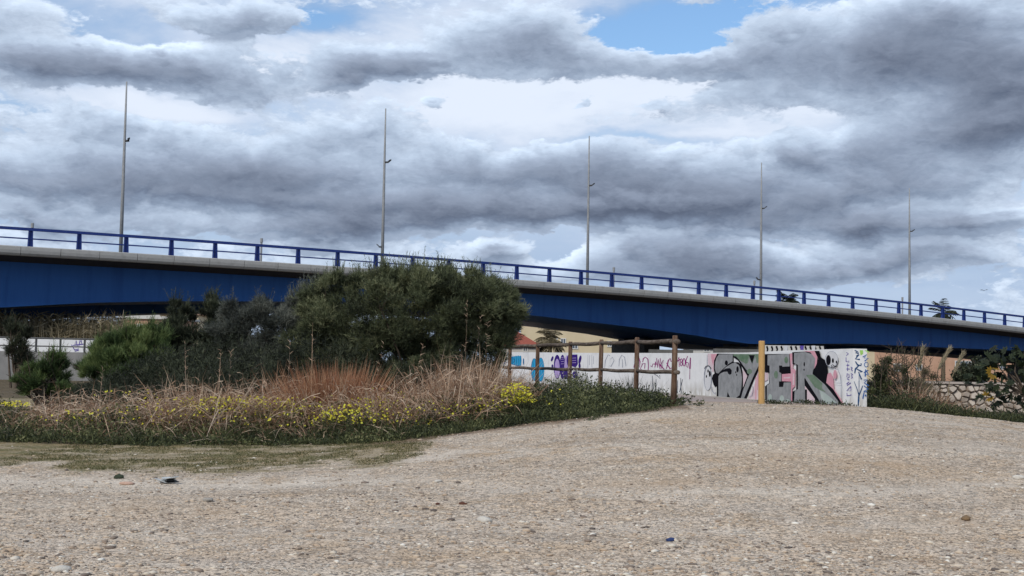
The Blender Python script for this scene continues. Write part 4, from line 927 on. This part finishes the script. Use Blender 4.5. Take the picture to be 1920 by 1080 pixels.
bush('dark_shrub', 'dark tangled shrub between the bright green shrub and the grey green shrub', 'shrub', 370, 31.,
     [(370, 650, 0, 62, 48, 1.2), (330, 640, 0, 35, 50, .7), (410, 630, .2, 38, 42, .7), (340, 600, .2, 28, 22, .35), (400, 590, .2, 26, 20, .3), (325, 572, .3, 16, 8, .1), (400, 570, .3, 18, 8, .12), (380, 690, -.2, 80, 34, 1)], m_darkl, 17000, 8, .13, .012, .8, nsub=34, subr=(.15, .32), tintbase=.5, shoots=140)
bush('green_shrub', 'bright green fine leaved shrub at left beside the grey concrete wall', 'shrub', 235, 30.,
     [(240, 665, 0, 62, 42, 1.3), (200, 680, 0, 45, 38, .8), (285, 660, 0, 40, 45, .8), (255, 640, 0, 40, 22, .5), (180, 700, -.2, 35, 22, .5), (300, 640, .2, 20, 22, .3), (240, 705, -.2, 75, 24, .8)], m_green, 17000, 8, .14, .011, 1.3, nsub=34, subr=(.15, .32), tintbase=.55, shoots=160)
bush('small_shrub', 'small green shrub in front of the grey wall, left of the bright green shrub', 'shrub', 85, 27.5,
     [(72, 700, 0, 26, 22, 1), (100, 690, .2, 22, 20, .6), (50, 725, -.2, 26, 16, .6), (110, 720, 0, 45, 18, .6)], m_green, 5200, 7, .13, .012, .9, nsub=20, subr=(.18, .35), tintbase=.35, shoots=60)
bush('dark_tree', 'small dark slender tree in front of the railing at the far left', 'tree', 40, 46.,
     [(28, 640, 0, 18, 34, 1), (45, 670, 0, 16, 26, .8), (20, 615, 0, 14, 12, .4), (50, 625, 0, 8, 18, .3)], m_darkl, 2300, 6, .18, .016, .8, nsub=18, subr=(.2, .34), tintbase=.35, shoots=30)
# reeds behind the left railing
def reedbed(name, label, x0, x1, ytop, Y0, Y1, n, hmin, mat=m_reed, W_=.035):
    v = Veg(); px = rng.uniform(x0, x1, n); Y = rng.uniform(Y0, Y1, n); X = np.array([at(p, 640, y)[0] for p, y in zip(px, Y)]); zt = np.array([at(p, ytop, y)[2] for p, y in zip(px, Y)])
    b_ = np.stack([X, Y, np.full(n, .4)], 1); Ln = (zt - .4) * rng.uniform(hmin, 1.04, n)
    v.blades(b_, np.array([0, 0, 1.]) + rng.normal(size=(n, 3)) * [.10, .10, 0], Ln, W_ * rng.uniform(.6, 1.5, n), rng.random(n), .06)
    m_ = n * 3; i = rng.integers(0, n, m_); t_ = rng.uniform(.25, .95, m_)
    v.blades(b_[i] + np.stack([np.zeros(m_), np.zeros(m_), Ln[i] * t_], 1), rng.normal(size=(m_, 3)) * [.8, .8, .2] + [0, 0, .8], rng.uniform(.35, .8, m_), .045, rng.random(m_), .2)
    o = v.build(name, mat); return tag(o, label, 'reeds', None, 'stuff')
reedbed('reeds', 'pale brown and olive reeds growing behind the white wall at left', -30, 232, 587, 70, 76, 5200, .72)
# dark scrub under the tamarisk, hiding the path behind
# --- low ground cover along the whole bank
def bank_pts(n, d0, d1, x0=None, x1=None):
    x0 = FXs[1] - 1.5 if x0 is None else x0; x1 = FXs[-1] + .1 if x1 is None else x1
    X = rng.uniform(x0, x1, n); Y = front_y(X) + rng.uniform(d0, d1, n); return X, Y
v = Veg(); X, Y = bank_pts(24000, -.12, 3.4)
fall = np.clip((FXs[-1] + .1 - X) / 1.5, .25, 1); prof_ = (.05 + .46 * sstep(-.1, 1.5, Y - front_y(X))) * fall * (0.6 + .8 * vnoise(X, Y, 1.6, 21))
zz_ = gz(X, Y) + rng.random(len(X)) * prof_; n = len(X)
cl = vnoise(X, Y, 2.3, 33)
for _ in range(4):
    v.leaves(np.stack([X, Y, zz_], 1) + rng.normal(size=(n, 3)) * .035, rng.normal(size=(n, 3)) + [0, 0, .5], rng.uniform(.03, .075, n), rng.uniform(.015, .035, n), np.clip(cl * .75 + rng.normal(size=n) * .22 + .15, 0, 1))
X, Y = bank_pts(9000, -.75, .15); keep_ = (vnoise(X, Y, 1.4, 61) + .5 * vnoise(X, Y, 5, 62) + (Y - front_y(X)) * .45) > .80; X, Y = X[keep_], Y[keep_]; n = len(X)
for _ in range(3): v.leaves(np.stack([X, Y, gz(X, Y) + rng.random(n) * .10 * vnoise(X, Y, 3, 63)], 1) + rng.normal(size=(n, 3)) * [.03, .03, .01], rng.normal(size=(n, 3)) + [0, 0, .4], rng.uniform(.025, .06, n), rng.uniform(.012, .028, n), np.clip(rng.normal(size=n) * .2 + .45, 0, 1))
X, Y = bank_pts(9000, -.1, 3.4); n = len(X)
v.blades(np.stack([X, Y, gz(X, Y) - .02], 1), rng.normal(size=(n, 3)) * [.35, .35, 0] + [0, 0, 1], rng.uniform(.12, .42, n) * np.clip((FXs[-1] + .1 - X) / 1.5, .35, 1), .012, rng.random(n) * .8, .2)
# fence foot and corridor edge
n = 5200; tt_ = rng.random(n); A0, A1 = np.array(at(1262, 700, 23.)[:2]), np.array(at(880, 700, 37.)[:2]); Q = A0 + (A1 - A0) * tt_[:, None] + rng.normal(size=(n, 2)) * [.28, .3]
zq = gz(Q[:, 0], Q[:, 1]); hq = (.10 + .22 * sstep(0, .25, tt_)) * rng.random(n) * (.5 + vnoise(Q[:, 0], Q[:, 1], 2, 9))
for _ in range(3): v.leaves(np.stack([Q[:, 0], Q[:, 1], zq + hq], 1) + rng.normal(size=(n, 3)) * .04, rng.normal(size=(n, 3)) + [0, 0, .6], rng.uniform(.04, .09, n), rng.uniform(.015, .035, n), np.clip(rng.normal(size=n) * .2 + .35, 0, 1))
o = v.build('ground_cover', m_cover); tag(o, 'dark green leafy weeds covering the bank along the gravel edge', 'weeds', None, 'stuff')

v = Veg(); n = 20000; px = rng.uniform(120, 950, n); Y = rng.uniform(26.6, 31.5, n); X = (px - 960) / F * Y
hs_ = np.interp(px, [120, 200, 320, 600, 900, 950], [.25, .6, 1.3, 1.6, 1.35, .5]) * (.45 + .8 * vnoise(X, Y, 1.1, 51)); z = gz(X, Y) + rng.random(n) * hs_
for _ in range(2): v.sprigs(np.stack([X, Y, z], 1) + rng.normal(size=(n, 3)) * .05, rng.normal(size=(n, 3)) * [.7, .7, .5] + [0, 0, .8], 4, .16, .014, np.clip(vnoise(X, Y, 2, 52) * .8 + rng.normal(size=n) * .15, 0, 1), .8)
o = v.build('scrub', m_darkl); tag(o, 'dark scrub filling the ground beneath and between the shrubs', 'scrub', None, 'stuff')
v = Veg()
for (px, Y, w, n, hh) in ((1452, 24.9, 30, 260, .07), (1520, 25.4, 44, 420, .08), (1585, 25.6, 20, 120, .05), (1700, 25.6, 30, 160, .05)):
    X_ = at(px, 760, Y)[0] + rng.normal(size=n) * w / F * Y * .5; Y_ = Y + rng.normal(size=n) * .12
    v.leaves(np.stack([X_, Y_, gz(X_, Y_) + rng.random(n) * hh], 1), rng.normal(size=(n, 3)) + [0, 0, .5], .045, .022, np.clip(rng.normal(size=n) * .2 + .25, 0, 1))
o = v.build('low_weeds', m_cover); tag(o, 'low dark green weeds at the foot of the lettering and the lone post', 'weeds', None, 'stuff')
# --- tangled dry stalks
def stalks(v, px0, px1, d0, d1, n, h, W_=.011, lean=.35, droop=.35, tint=(.25, 1)):
    px = rng.uniform(px0, px1, n); Xg = np.array([at(p, 760, 24.)[0] for p in px]); Y = front_y(Xg) + rng.uniform(d0, d1, n); X = (px - 960) / F * Y * 1.0 ; X = np.array([at(p, 760, y)[0] for p, y in zip(px, Y)])
    hm = h(px) if callable(h) else h
    hh_ = hm * rng.uniform(.45, 1.08, n) * (.75 + .5 * vnoise(X, Y, 1.8, 77))
    b_ = np.stack([X, Y, gz(X, Y)], 1); d = rng.normal(size=(n, 3)) * [lean, lean, 0] + [0, 0, 1]
    tn_ = rng.uniform(*tint, n)
    tips = v.blades(b_, d, hh_ * 1.12, W_ * rng.uniform(.6, 1.4, n), tn_, rng.uniform(0, droop, n))
    return b_, d, hh_, tips
v = Veg()
hf = lambda px: np.interp(px, [-50, 0, 60, 150, 250, 330, 430, 520, 600, 700, 760, 840, 900, 960, 1010], [.40, .5, .7, .95, .95, 1.1, 1.2, 1.25, 1.15, 1.05, 1.05, 1.3, 1.38, 1.05, .35])
b1, d1, h1, t1 = stalks(v, -30, 985, .9, 3.0, 5200, hf, W_=.014, lean=.5, droop=.6, tint=(.1, 1))
# curly side shoots
n = 13000; i = rng.integers(0, len(b1), n); q = b1[i] + unit(d1[i]) * (h1[i] * rng.uniform(.3, .95, n))[:, None]
v.blades(q, rng.normal(size=(n, 3)) + [0, 0, .6], rng.uniform(.12, .38, n), .012, rng.uniform(.2, 1, n), .8)
b2, d2, h2, t2 = stalks(v, 330, 960, 1.3, 2.8, 2200, lambda p: hf(p) * 1.12, W_=.013, lean=.45, droop=.7)
# broken stems leaning out over the green edge
stalks(v, 0, 760, .15, 1.0, 420, .5, .015, .9, .7, (.4, 1))
o = v.build('dry_stalks', m_dry); tag(o, 'tangle of dry brown stalks on the bank in front of the shrubs', 'dry weeds', None, 'stuff')
def clump(label, px, Y, spread_px, n, h, mat, W_=.010, lean=.3, droop=.25):
    c = gpt(px, Y); e = empty('grass_clump', c, label, 'grass clump'); v = Veg(); s_ = spread_px / F * Y
    b_ = c + np.stack([rng.normal(size=n) * s_ * .5, rng.normal(size=n) * s_ * .35, np.zeros(n)], 1); b_[:, 2] = gz(b_[:, 0], b_[:, 1])
    out_ = (b_ - c) * [1, 1, 0] / s_ * .45
    v.blades(b_, out_ + rng.normal(size=(n, 3)) * [lean * .5, lean * .5, 0] + [0, 0, 1], h * rng.uniform(.55, 1.05, n), W_ * rng.uniform(.6, 1.3, n), rng.random(n), rng.uniform(0, droop, n))
    return v.build('blades', mat, e)
clump('rusty orange clump of dry grass below the big dark shrub', 625, 23.9, 62, 3000, 1.5, m_rust)
clump('thick tan clump of dry grass left of the first visible fence post', 885, 24.4, 60, 2200, 1.38, m_dry, droop=.5)
clump('tan dry grass clump on the left bank below the dark tangled shrub', 395, 24.8, 50, 900, 1.1, m_dry, droop=.5)
# a few tall single dry stems
for px, py, lean_ in ((353, 650, -6), (410, 655, 4), (425, 640, 10), (770, 600, 18), (865, 592, 8), (820, 640, 40), (860, 570, 3), (590, 620, 3), (180, 700, 6)):
    pass
v = Veg()
for px, py, lean_ in ((353, 640, -6), (410, 655, 4), (425, 640, 10), (690, 640, 30), (760, 640, 34), (880, 590, 22), (870, 560, 6), (905, 600, 10), (585, 600, 2), (540, 640, 4), (185, 690, 8), (990, 690, 5)):
    b_ = gpt(px, 24.3); tpt = at(px + lean_, py, 24.3); d = tpt - b_; v.blades(np.array([b_]), np.array([d]), np.linalg.norm(d), .013, .7, .02)
    for q in range(14):
        u_ = rng.uniform(.6, 1); v.blades(np.array([b_ + d * u_]), rng.normal(size=(1, 3)) * [.6, .6, .2] + [0, 0, .9], rng.uniform(.05, .12), .008, .7, .2)
o = v.build('tall_stems', m_dry); tag(o, 'sparse tall dry stems standing above the tangle', 'dry weeds', None, 'stuff')

# --- flowers
def flowers(name, label, spots, mat, size, hgt, stem=True, cat='flowers'):
    v = Veg(); P_ = []
    for (px, py, rx, ry, n, Y) in spots:
        a_ = rng.random(n) * 6.283; r_ = np.sqrt(rng.random(n)) ; qx = px + rx * r_ * np.cos(a_); qy = py + ry * r_ * np.sin(a_)
        for x_, y_ in zip(qx, qy): P_.append(at(x_, y_, Y + rng.uniform(-.2, .3)))
    P_ = np.array(P_); n = len(P_)
    P_[:, 2] = np.maximum(P_[:, 2], gz(P_[:, 0], P_[:, 1]) + .05)
    up = unit(rng.normal(size=(n, 3)) * [.5, .5, .2] + [0, -.55, .8]); tn_ = rng.random(n)
    for k in range(5):
        a_ = k * 1.2566 + rng.random(n); t1_ = unit(np.cross(up, [1., 0, 0])); t2_ = np.cross(up, t1_); d = t1_ * np.cos(a_)[:, None] + t2_ * np.sin(a_)[:, None] + up * .15
        v.leaves(P_, d, size * rng.uniform(.7, 1.2, n), size * .75, tn_, up)
    o = v.build(name, mat); tag(o, label, cat, None, 'stuff')
    sv = Veg(); b_ = P_.copy(); b_[:, 2] = gz(b_[:, 0], b_[:, 1]); b_[:, :2] += rng.normal(size=(n, 2)) * .03; L_ = P_ - b_
    sv.blades(b_, L_, np.linalg.norm(L_, axis=1), .006, .4, 0.); sv.leaves(b_ + L_ * rng.uniform(.3, .9, (n, 1)), rng.normal(size=(n, 3)) + [0, 0, .4], .05, .02, .6)
    so_ = sv.build('flower_stems', m_cover, o)
    return o
flowers('yellow_flowers', 'bright yellow flowers dotted through the weeds on the bank', [
    (968, 738, 28, 20, 300, 23.0), (985, 748, 22, 10, 90, 23.0), (935, 735, 14, 14, 30, 23.5), (460, 762, 110, 20, 330, 23.0), (400, 758, 70, 14, 170, 23.0), (540, 770, 40, 14, 60, 23.2), (350, 780, 40, 10, 36, 23.1), (670, 776, 70, 18, 170, 22.0), (700, 764, 50, 18, 70, 22.6), (610, 782, 40, 10, 60, 22.4),
    (30, 757, 28, 5, 60, 23.4), (190, 790, 70, 10, 30, 22.9), (240, 742, 90, 12, 30, 24.2), (820, 770, 80, 14, 60, 22.3), (900, 760, 60, 14, 70, 22.6), (760, 790, 60, 8, 22, 22.0), (720, 735, 40, 8, 30, 24), (1040, 745, 30, 16, 22, 23), (480, 780, 440, 20, 240, 22.4), (560, 765, 380, 24, 200, 22.9)], m_yel, .023, .3)
flowers('pale_flowers', 'small whitish flowers and seed heads on weeds at the foot of the fence', [
    (1040, 720, 30, 20, 60, 27), (1070, 712, 26, 24, 110, 27), (1100, 735, 40, 20, 80, 26), (1150, 745, 40, 14, 60, 24.5), (1020, 740, 40, 16, 60, 25.5), (1130, 722, 12, 20, 30, 26), (1200, 735, 30, 16, 30, 24)], m_wflow, .014, .3)
# thin wispy stalks in front of the wall
v = Veg()
for (px, w, ytop, n, Y) in ((1030, 40, 690, 90, 27.5), (1075, 30, 675, 110, 27.5), (1140, 26, 700, 60, 25.5), (1185, 18, 690, 90, 25.5), (1215, 22, 705, 50, 24.6), (1100, 22, 715, 50, 26), (980, 22, 700, 60, 26)):
    for _ in range(n):
        p = px + rng.uniform(-w, w) * .5; b_ = gpt(p, Y + rng.uniform(-.3, .3)); tpt = at(p + rng.normal() * 12, ytop + rng.uniform(0, 34), Y); d = tpt - b_
        v.blades(b_[None], d[None], max(.1, np.linalg.norm(d)), .008, rng.random(), .05)
o = v.build('wispy_stalks', m_grey); tag(o, 'thin grey green stalks in front of the white wall between the fence posts', 'weeds', None, 'stuff')
# short turf on the flat ground
n = 26000; X = rng.uniform(TXs[0], TXs[-1], n); ty_ = np.interp(X, TXs, TYs); Y = ty_ + rng.random(n) * (front_y(X) - ty_ + .1); nz = vnoise(X, Y, 2.5, 5) + .6 * vnoise(X, Y, 7, 6) + .35 * vnoise(X, Y, 18, 8); ok = (nz + .45 * rng.random(n) > 1.12); X, Y = X[ok], Y[ok]; n = len(X)
v = Veg(); v.tris(np.stack([X, Y, gz(X, Y) - .004], 1), rng.normal(size=(n, 3)) * [.7, .7, 0] + [0, 0, .8], rng.uniform(.015, .045, n), .012, rng.random(n)); o = v.build('short_grass', m_turf); tag(o, 'thin short grass on the flat ground before the bank', 'grass', None, 'stuff')

# --- right side plants
bush('leafy_shrub', 'dark leafy shrub directly right of the graffiti wall end', 'shrub', 1655, 29., [(1650, 720, 0, 24, 38, 1), (1672, 735, 0, 34, 28, 1), (1640, 745, -.4, 16, 20, .5), (1690, 715, .2, 20, 26, .5), (1660, 690, .2, 14, 16, .3)], m_cover, 1300, 5, .065, .03, .7, kind='leaf', nsub=16, subr=(.18, .34), tintbase=.28)
bush('twiggy_shrub', 'sparse twiggy brown green shrub in front of the salmon house', 'shrub', 1710, 31., [(1705, 735, 0, 34, 26, 1), (1735, 740, 0, 28, 22, .7), (1690, 705, .3, 22, 22, .35), (1735, 712, .3, 22, 16, .25)], m_reed, 1000, 5, .12, .014, .9, nsub=16, subr=(.18, .3), tintbase=.3)
bush('dark_bush', 'rounded dark bush standing on the stone wall before the white windows', 'shrub', 1826, 46., [(1822, 702, 0, 26, 14, 1), (1840, 695, 0, 16, 16, .6), (1806, 708, 0, 14, 10, .4), (1836, 682, 0, 8, 8, .2)], m_darkl, 1700, 6, .12, .07, .6, kind='leaf', nsub=14)
def lowveg(name, label, pxs, Yc, n, h, mat, L=(.04, .09)):
    v = Veg(); px = rng.uniform(*pxs, n); Y = Yc(px) + rng.uniform(0, 2.2, n); X = np.array([at(p, 760, y)[0] for p, y in zip(px, Y)]); z = gz(X, Y) + rng.random(n) * h(px) * (.4 + vnoise(X, Y, 1.7, 4))
    for _ in range(4): v.leaves(np.stack([X, Y, z], 1) + rng.normal(size=(n, 3)) * .06, rng.normal(size=(n, 3)) + [0, 0, .6], rng.uniform(*L, n), rng.uniform(.015, .03, n), np.clip(.35 + rng.normal(size=n) * .22, 0, 1))
    nb = n // 2; v.blades(np.stack([X, Y, gz(X, Y)], 1)[:nb], rng.normal(size=(nb, 3)) * [.4, .4, 0] + [0, 0, 1], h(px[:nb]) * rng.uniform(.8, 1.8, nb), .012, rng.random(nb), .25)
    o = v.build(name, mat); return tag(o, label, 'weeds', None, 'stuff')
lowveg('undergrowth', 'dark undergrowth along the right edge of the gravel', (1625, 1960), lambda p: 26.2 + 0 * p, 5200, lambda p: np.interp(p, [1625, 1700, 1800, 1960], [.22, .34, .30, .26]), m_cover)
lowveg('dry_undergrowth', 'reddish brown dry weeds below the stone wall', (1690, 1830), lambda p: 27.2 + 0 * p, 2600, lambda p: np.interp(p, [1690, 1760, 1830], [.75, .6, .35]), m_dry)
# bare upright twigs
v = Veg(); e = empty('bare_shrub', gpt(1700, 30), 'nearly bare upright twigs rising above the twiggy shrub', 'shrub')
for px, pt, py, Y in ((1675, 1684, 640, 29.5), (1722, 1736, 655, 30), (1695, 1680, 662, 29.5), (1752, 1768, 680, 30), (1765, 1757, 696, 31), (1650, 1655, 672, 28.6), (1668, 1660, 668, 29), (1680, 1672, 650, 30), (1690, 1696, 652, 30), (1700, 1712, 660, 30), (1712, 1700, 672, 30), (1718, 1722, 640, 30), (1728, 1712, 650, 30.5), (1665, 1680, 680, 29), (1735, 1745, 670, 30), (1705, 1690, 640, 30.5), (1745, 1760, 690, 30)):
    tw = MB(); b_ = gpt(px, Y); t_ = at(pt, py, Y); m1 = (b_ + t_) / 2 + rng.normal(size=3) * .05; tw.tube([b_, m1, t_], [.014, .010, .004], 5, cap=False)
    for _ in range(6):
        u_ = rng.uniform(.4, .95); q = m1 + (t_ - m1) * u_; tw.tube([q, q + rng.normal(size=3) * [.12, .1, .05] + [0, 0, .18]], [.006, .002], 4, cap=False)
        v.leaves((q + rng.normal(size=(6, 3)) * .07), rng.normal(size=(6, 3)) + [0, 0, .6], .05, .018, rng.random(6) * .6)
    tw.build('twig', m_twig, e)
v.build('foliage', m_cover, e)
# plumed canes
for (px, py, pt, pyt, lab) in ((1748, 715, 1781, 652, 'tall feathery cane plume leaning right, middle of the three'), (1780, 718, 1806, 661, 'feathery cane plume leaning right, rightmost of the three'), (1718, 712, 1731, 650, 'upright cane plume, leftmost of the three')):
    b_ = gpt(px - 8, 32.); q = at(px, py, 32.); t_ = at(pt, pyt, 32.); e = empty('cane', b_, lab, 'cane', 'plumed canes before the salmon house'); mb = MB(); mb.tube([b_, q, q + (t_ - q) * .6], [.012, .010, .008], 5, cap=False); mb.build('stalk', surf('cane', (.25, .2, .12), rough=.8) if 'cane' not in MATS else MATS['cane'], e)
    v = Veg(); n = 240; u_ = rng.random(n); c_ = q + (t_ - q) * (.35 + .6 * u_)[:, None]; v.blades(c_ + rng.normal(size=(n, 3)) * .012, (t_ - q) / np.linalg.norm(t_ - q) + rng.normal(size=(n, 3)) * .22, .16, .012, rng.uniform(.6, 1, n), .05); v.build('plume', m_reed, e)
# fig tree with big lobed leaves at the right edge
base = gpt(1935, 29.); e = empty('fig_tree', base, 'dark fig tree with large lobed leaves and some yellow ones at the right edge', 'tree')
mb = MB(); tips = [at(x, y, 29. + dy) for x, y, dy in ((1862, 672, 0), (1880, 690, .2), (1905, 672, 0), (1850, 722, -.2), (1868, 745, 0), (1915, 700, .3), (1895, 735, -.2), (1920, 660, .2), (1870, 665, .2), (1845, 700, 0), (1918, 755, 0), (1935, 690, 0), (1950, 670, 0), (1945, 720, 0))]
hub = at(1925, 740, 29.)
mb.tube([base, (base + hub) / 2 + [.05, 0, 0], hub], [.06, .05, .045], 7, cap=False)
for t_ in tips: mb.tube([hub, (hub + t_) / 2 + rng.normal(size=3) * .08, t_], [.028, .018, .008], 5, cap=False)
mb.build('branches', m_twig, e)
v = Veg()
for t_ in tips:
    for _ in range(13):
        c_ = t_ + rng.normal(size=3) * [.19, .16, .11]; up = unit(rng.normal(size=3) * .6 + [0, -.35, .6]); a1 = unit(np.cross(up, rng.normal(size=3))); a2_ = np.cross(up, a1); tn_ = rng.uniform(.1, .9)
        for kx in range(5):
            an = (kx - 2) * .62; d = a1 * math.cos(an) + a2_ * math.sin(an); v.leaves(c_[None], d[None], (.135, .15, .17)[2 - abs(kx - 2)], .065, tn_, up)
v.build('foliage', leafmat('fig_leaf', [(0, (.010, .015, .009)), (.6, (.03, .042, .022)), (1, (.07, .09, .04))]), e)
v = Veg()
for x, y in ((1862, 703), (1858, 696), (1855, 746), (1866, 690), (1850, 742)):
    c_ = at(x, y, 28.8); up = unit(rng.normal(size=3) + [0, -.5, .3]); a1 = unit(np.cross(up, rng.normal(size=3))); a2_ = np.cross(up, a1)
    for kx in range(5): an = (kx - 2) * .62; d = a1 * math.cos(an) + a2_ * math.sin(an); v.leaves(c_[None], d[None], .13, .06, .3, up)
v.build('yellow_leaves', leafmat('autumn_leaf', [(0, (.28, .17, .025)), (1, (.40, .27, .04))]), e)

# --- palms
def palm(label, px, ytop, Y, crown_px, dead=False, n=34, zb=.3):
    c = at(px, ytop, Y); r_ = crown_px / F * Y; e = empty('palm_tree', (c[0], Y, zb), label, 'palm tree', None); top = c - [0, 0, r_ * .45]
    mb = MB(); mb.tube([(c[0], Y, zb), (c[0] + .05, Y, zb + (top[2] - zb) * .5), top], [.26, .2, .19], 9, wob=.15); mb.build('trunk', surf('palm_bark', (.10, .075, .05), (.20, .16, .11), 8, .95, .6, 12) if 'palm_bark' not in MATS else MATS['palm_bark'], e)
    v = Veg()
    for i in range(n):
        a_ = i * 2.4; elv_ = rng.uniform(-.9 if dead else -.35, 1.35); L_ = r_ * rng.uniform(.85, 1.15); prev = top.copy(); d = np.array([math.cos(a_) * math.cos(elv_), math.sin(a_) * math.cos(elv_), math.sin(elv_)])
        K = 9
        for k in range(K):
            nd = unit(d - [0, 0, .09 * k * (1.4 if dead else 1)]); nxt = prev + nd * L_ / K
            v.blades(prev[None], nd[None], L_ / K * 1.3, r_ * .03, .3, 0.)
            if k > 0:
                side = unit(np.cross(nd, [0, 0, 1.])); m_ = 5
                bs_ = prev + nd * (L_ / K * rng.random((m_ * 2, 1))); sg = np.array([1, -1] * m_)[:, None]
                v.blades(bs_, side * sg * .8 + nd * .6 - np.array([0, 0, .35]), r_ * .34 * math.sin(math.pi * (k + 1) / (K + 2)) + .02, r_ * .032, rng.random(m_ * 2) * .7, .25)
            prev = nxt
    v.build('fronds', m_reed if dead else m_darkl, e); return e
palm('ragged palm with drooping dry fronds behind the fence, in front of the cream building', 1031, 622, 118, 34, True, 26)
palm('dark palm crown rising above the bridge railing right of the last lamp mast', 1768, 574, 150, 27, False, 17)
palm('palm crown just showing above the deck right of the fourth lamp mast', 1474, 552, 140, 27, False, 17)
# bird
b_ = at(1845, 545, 170.); mb = MB(); mb.tube([(-.18, 0, 0), (-.05, 0, .01), (.08, 0, .01), (.2, 0, 0)], [.01, .05, .045, .01], 6)
for sg in (-1, 1): mb.add([(-.03, 0, .02), (.08, 0, .02), (.12, sg * .3, .16), (-.05, sg * .55, .10), (-.03, 0, .035), (.08, 0, .035), (.12, sg * .3, .17), (-.05, sg * .55, .105)], [(0, 1, 2, 3), (7, 6, 5, 4), (0, 4, 5, 1), (1, 5, 6, 2), (2, 6, 7, 3), (3, 7, 4, 0)])
o = mb.build('bird', m_dark); o.location = b_; o.rotation_euler[2] = .9; tag(o, 'small dark bird flying in the sky above the right end of the bridge', 'bird')
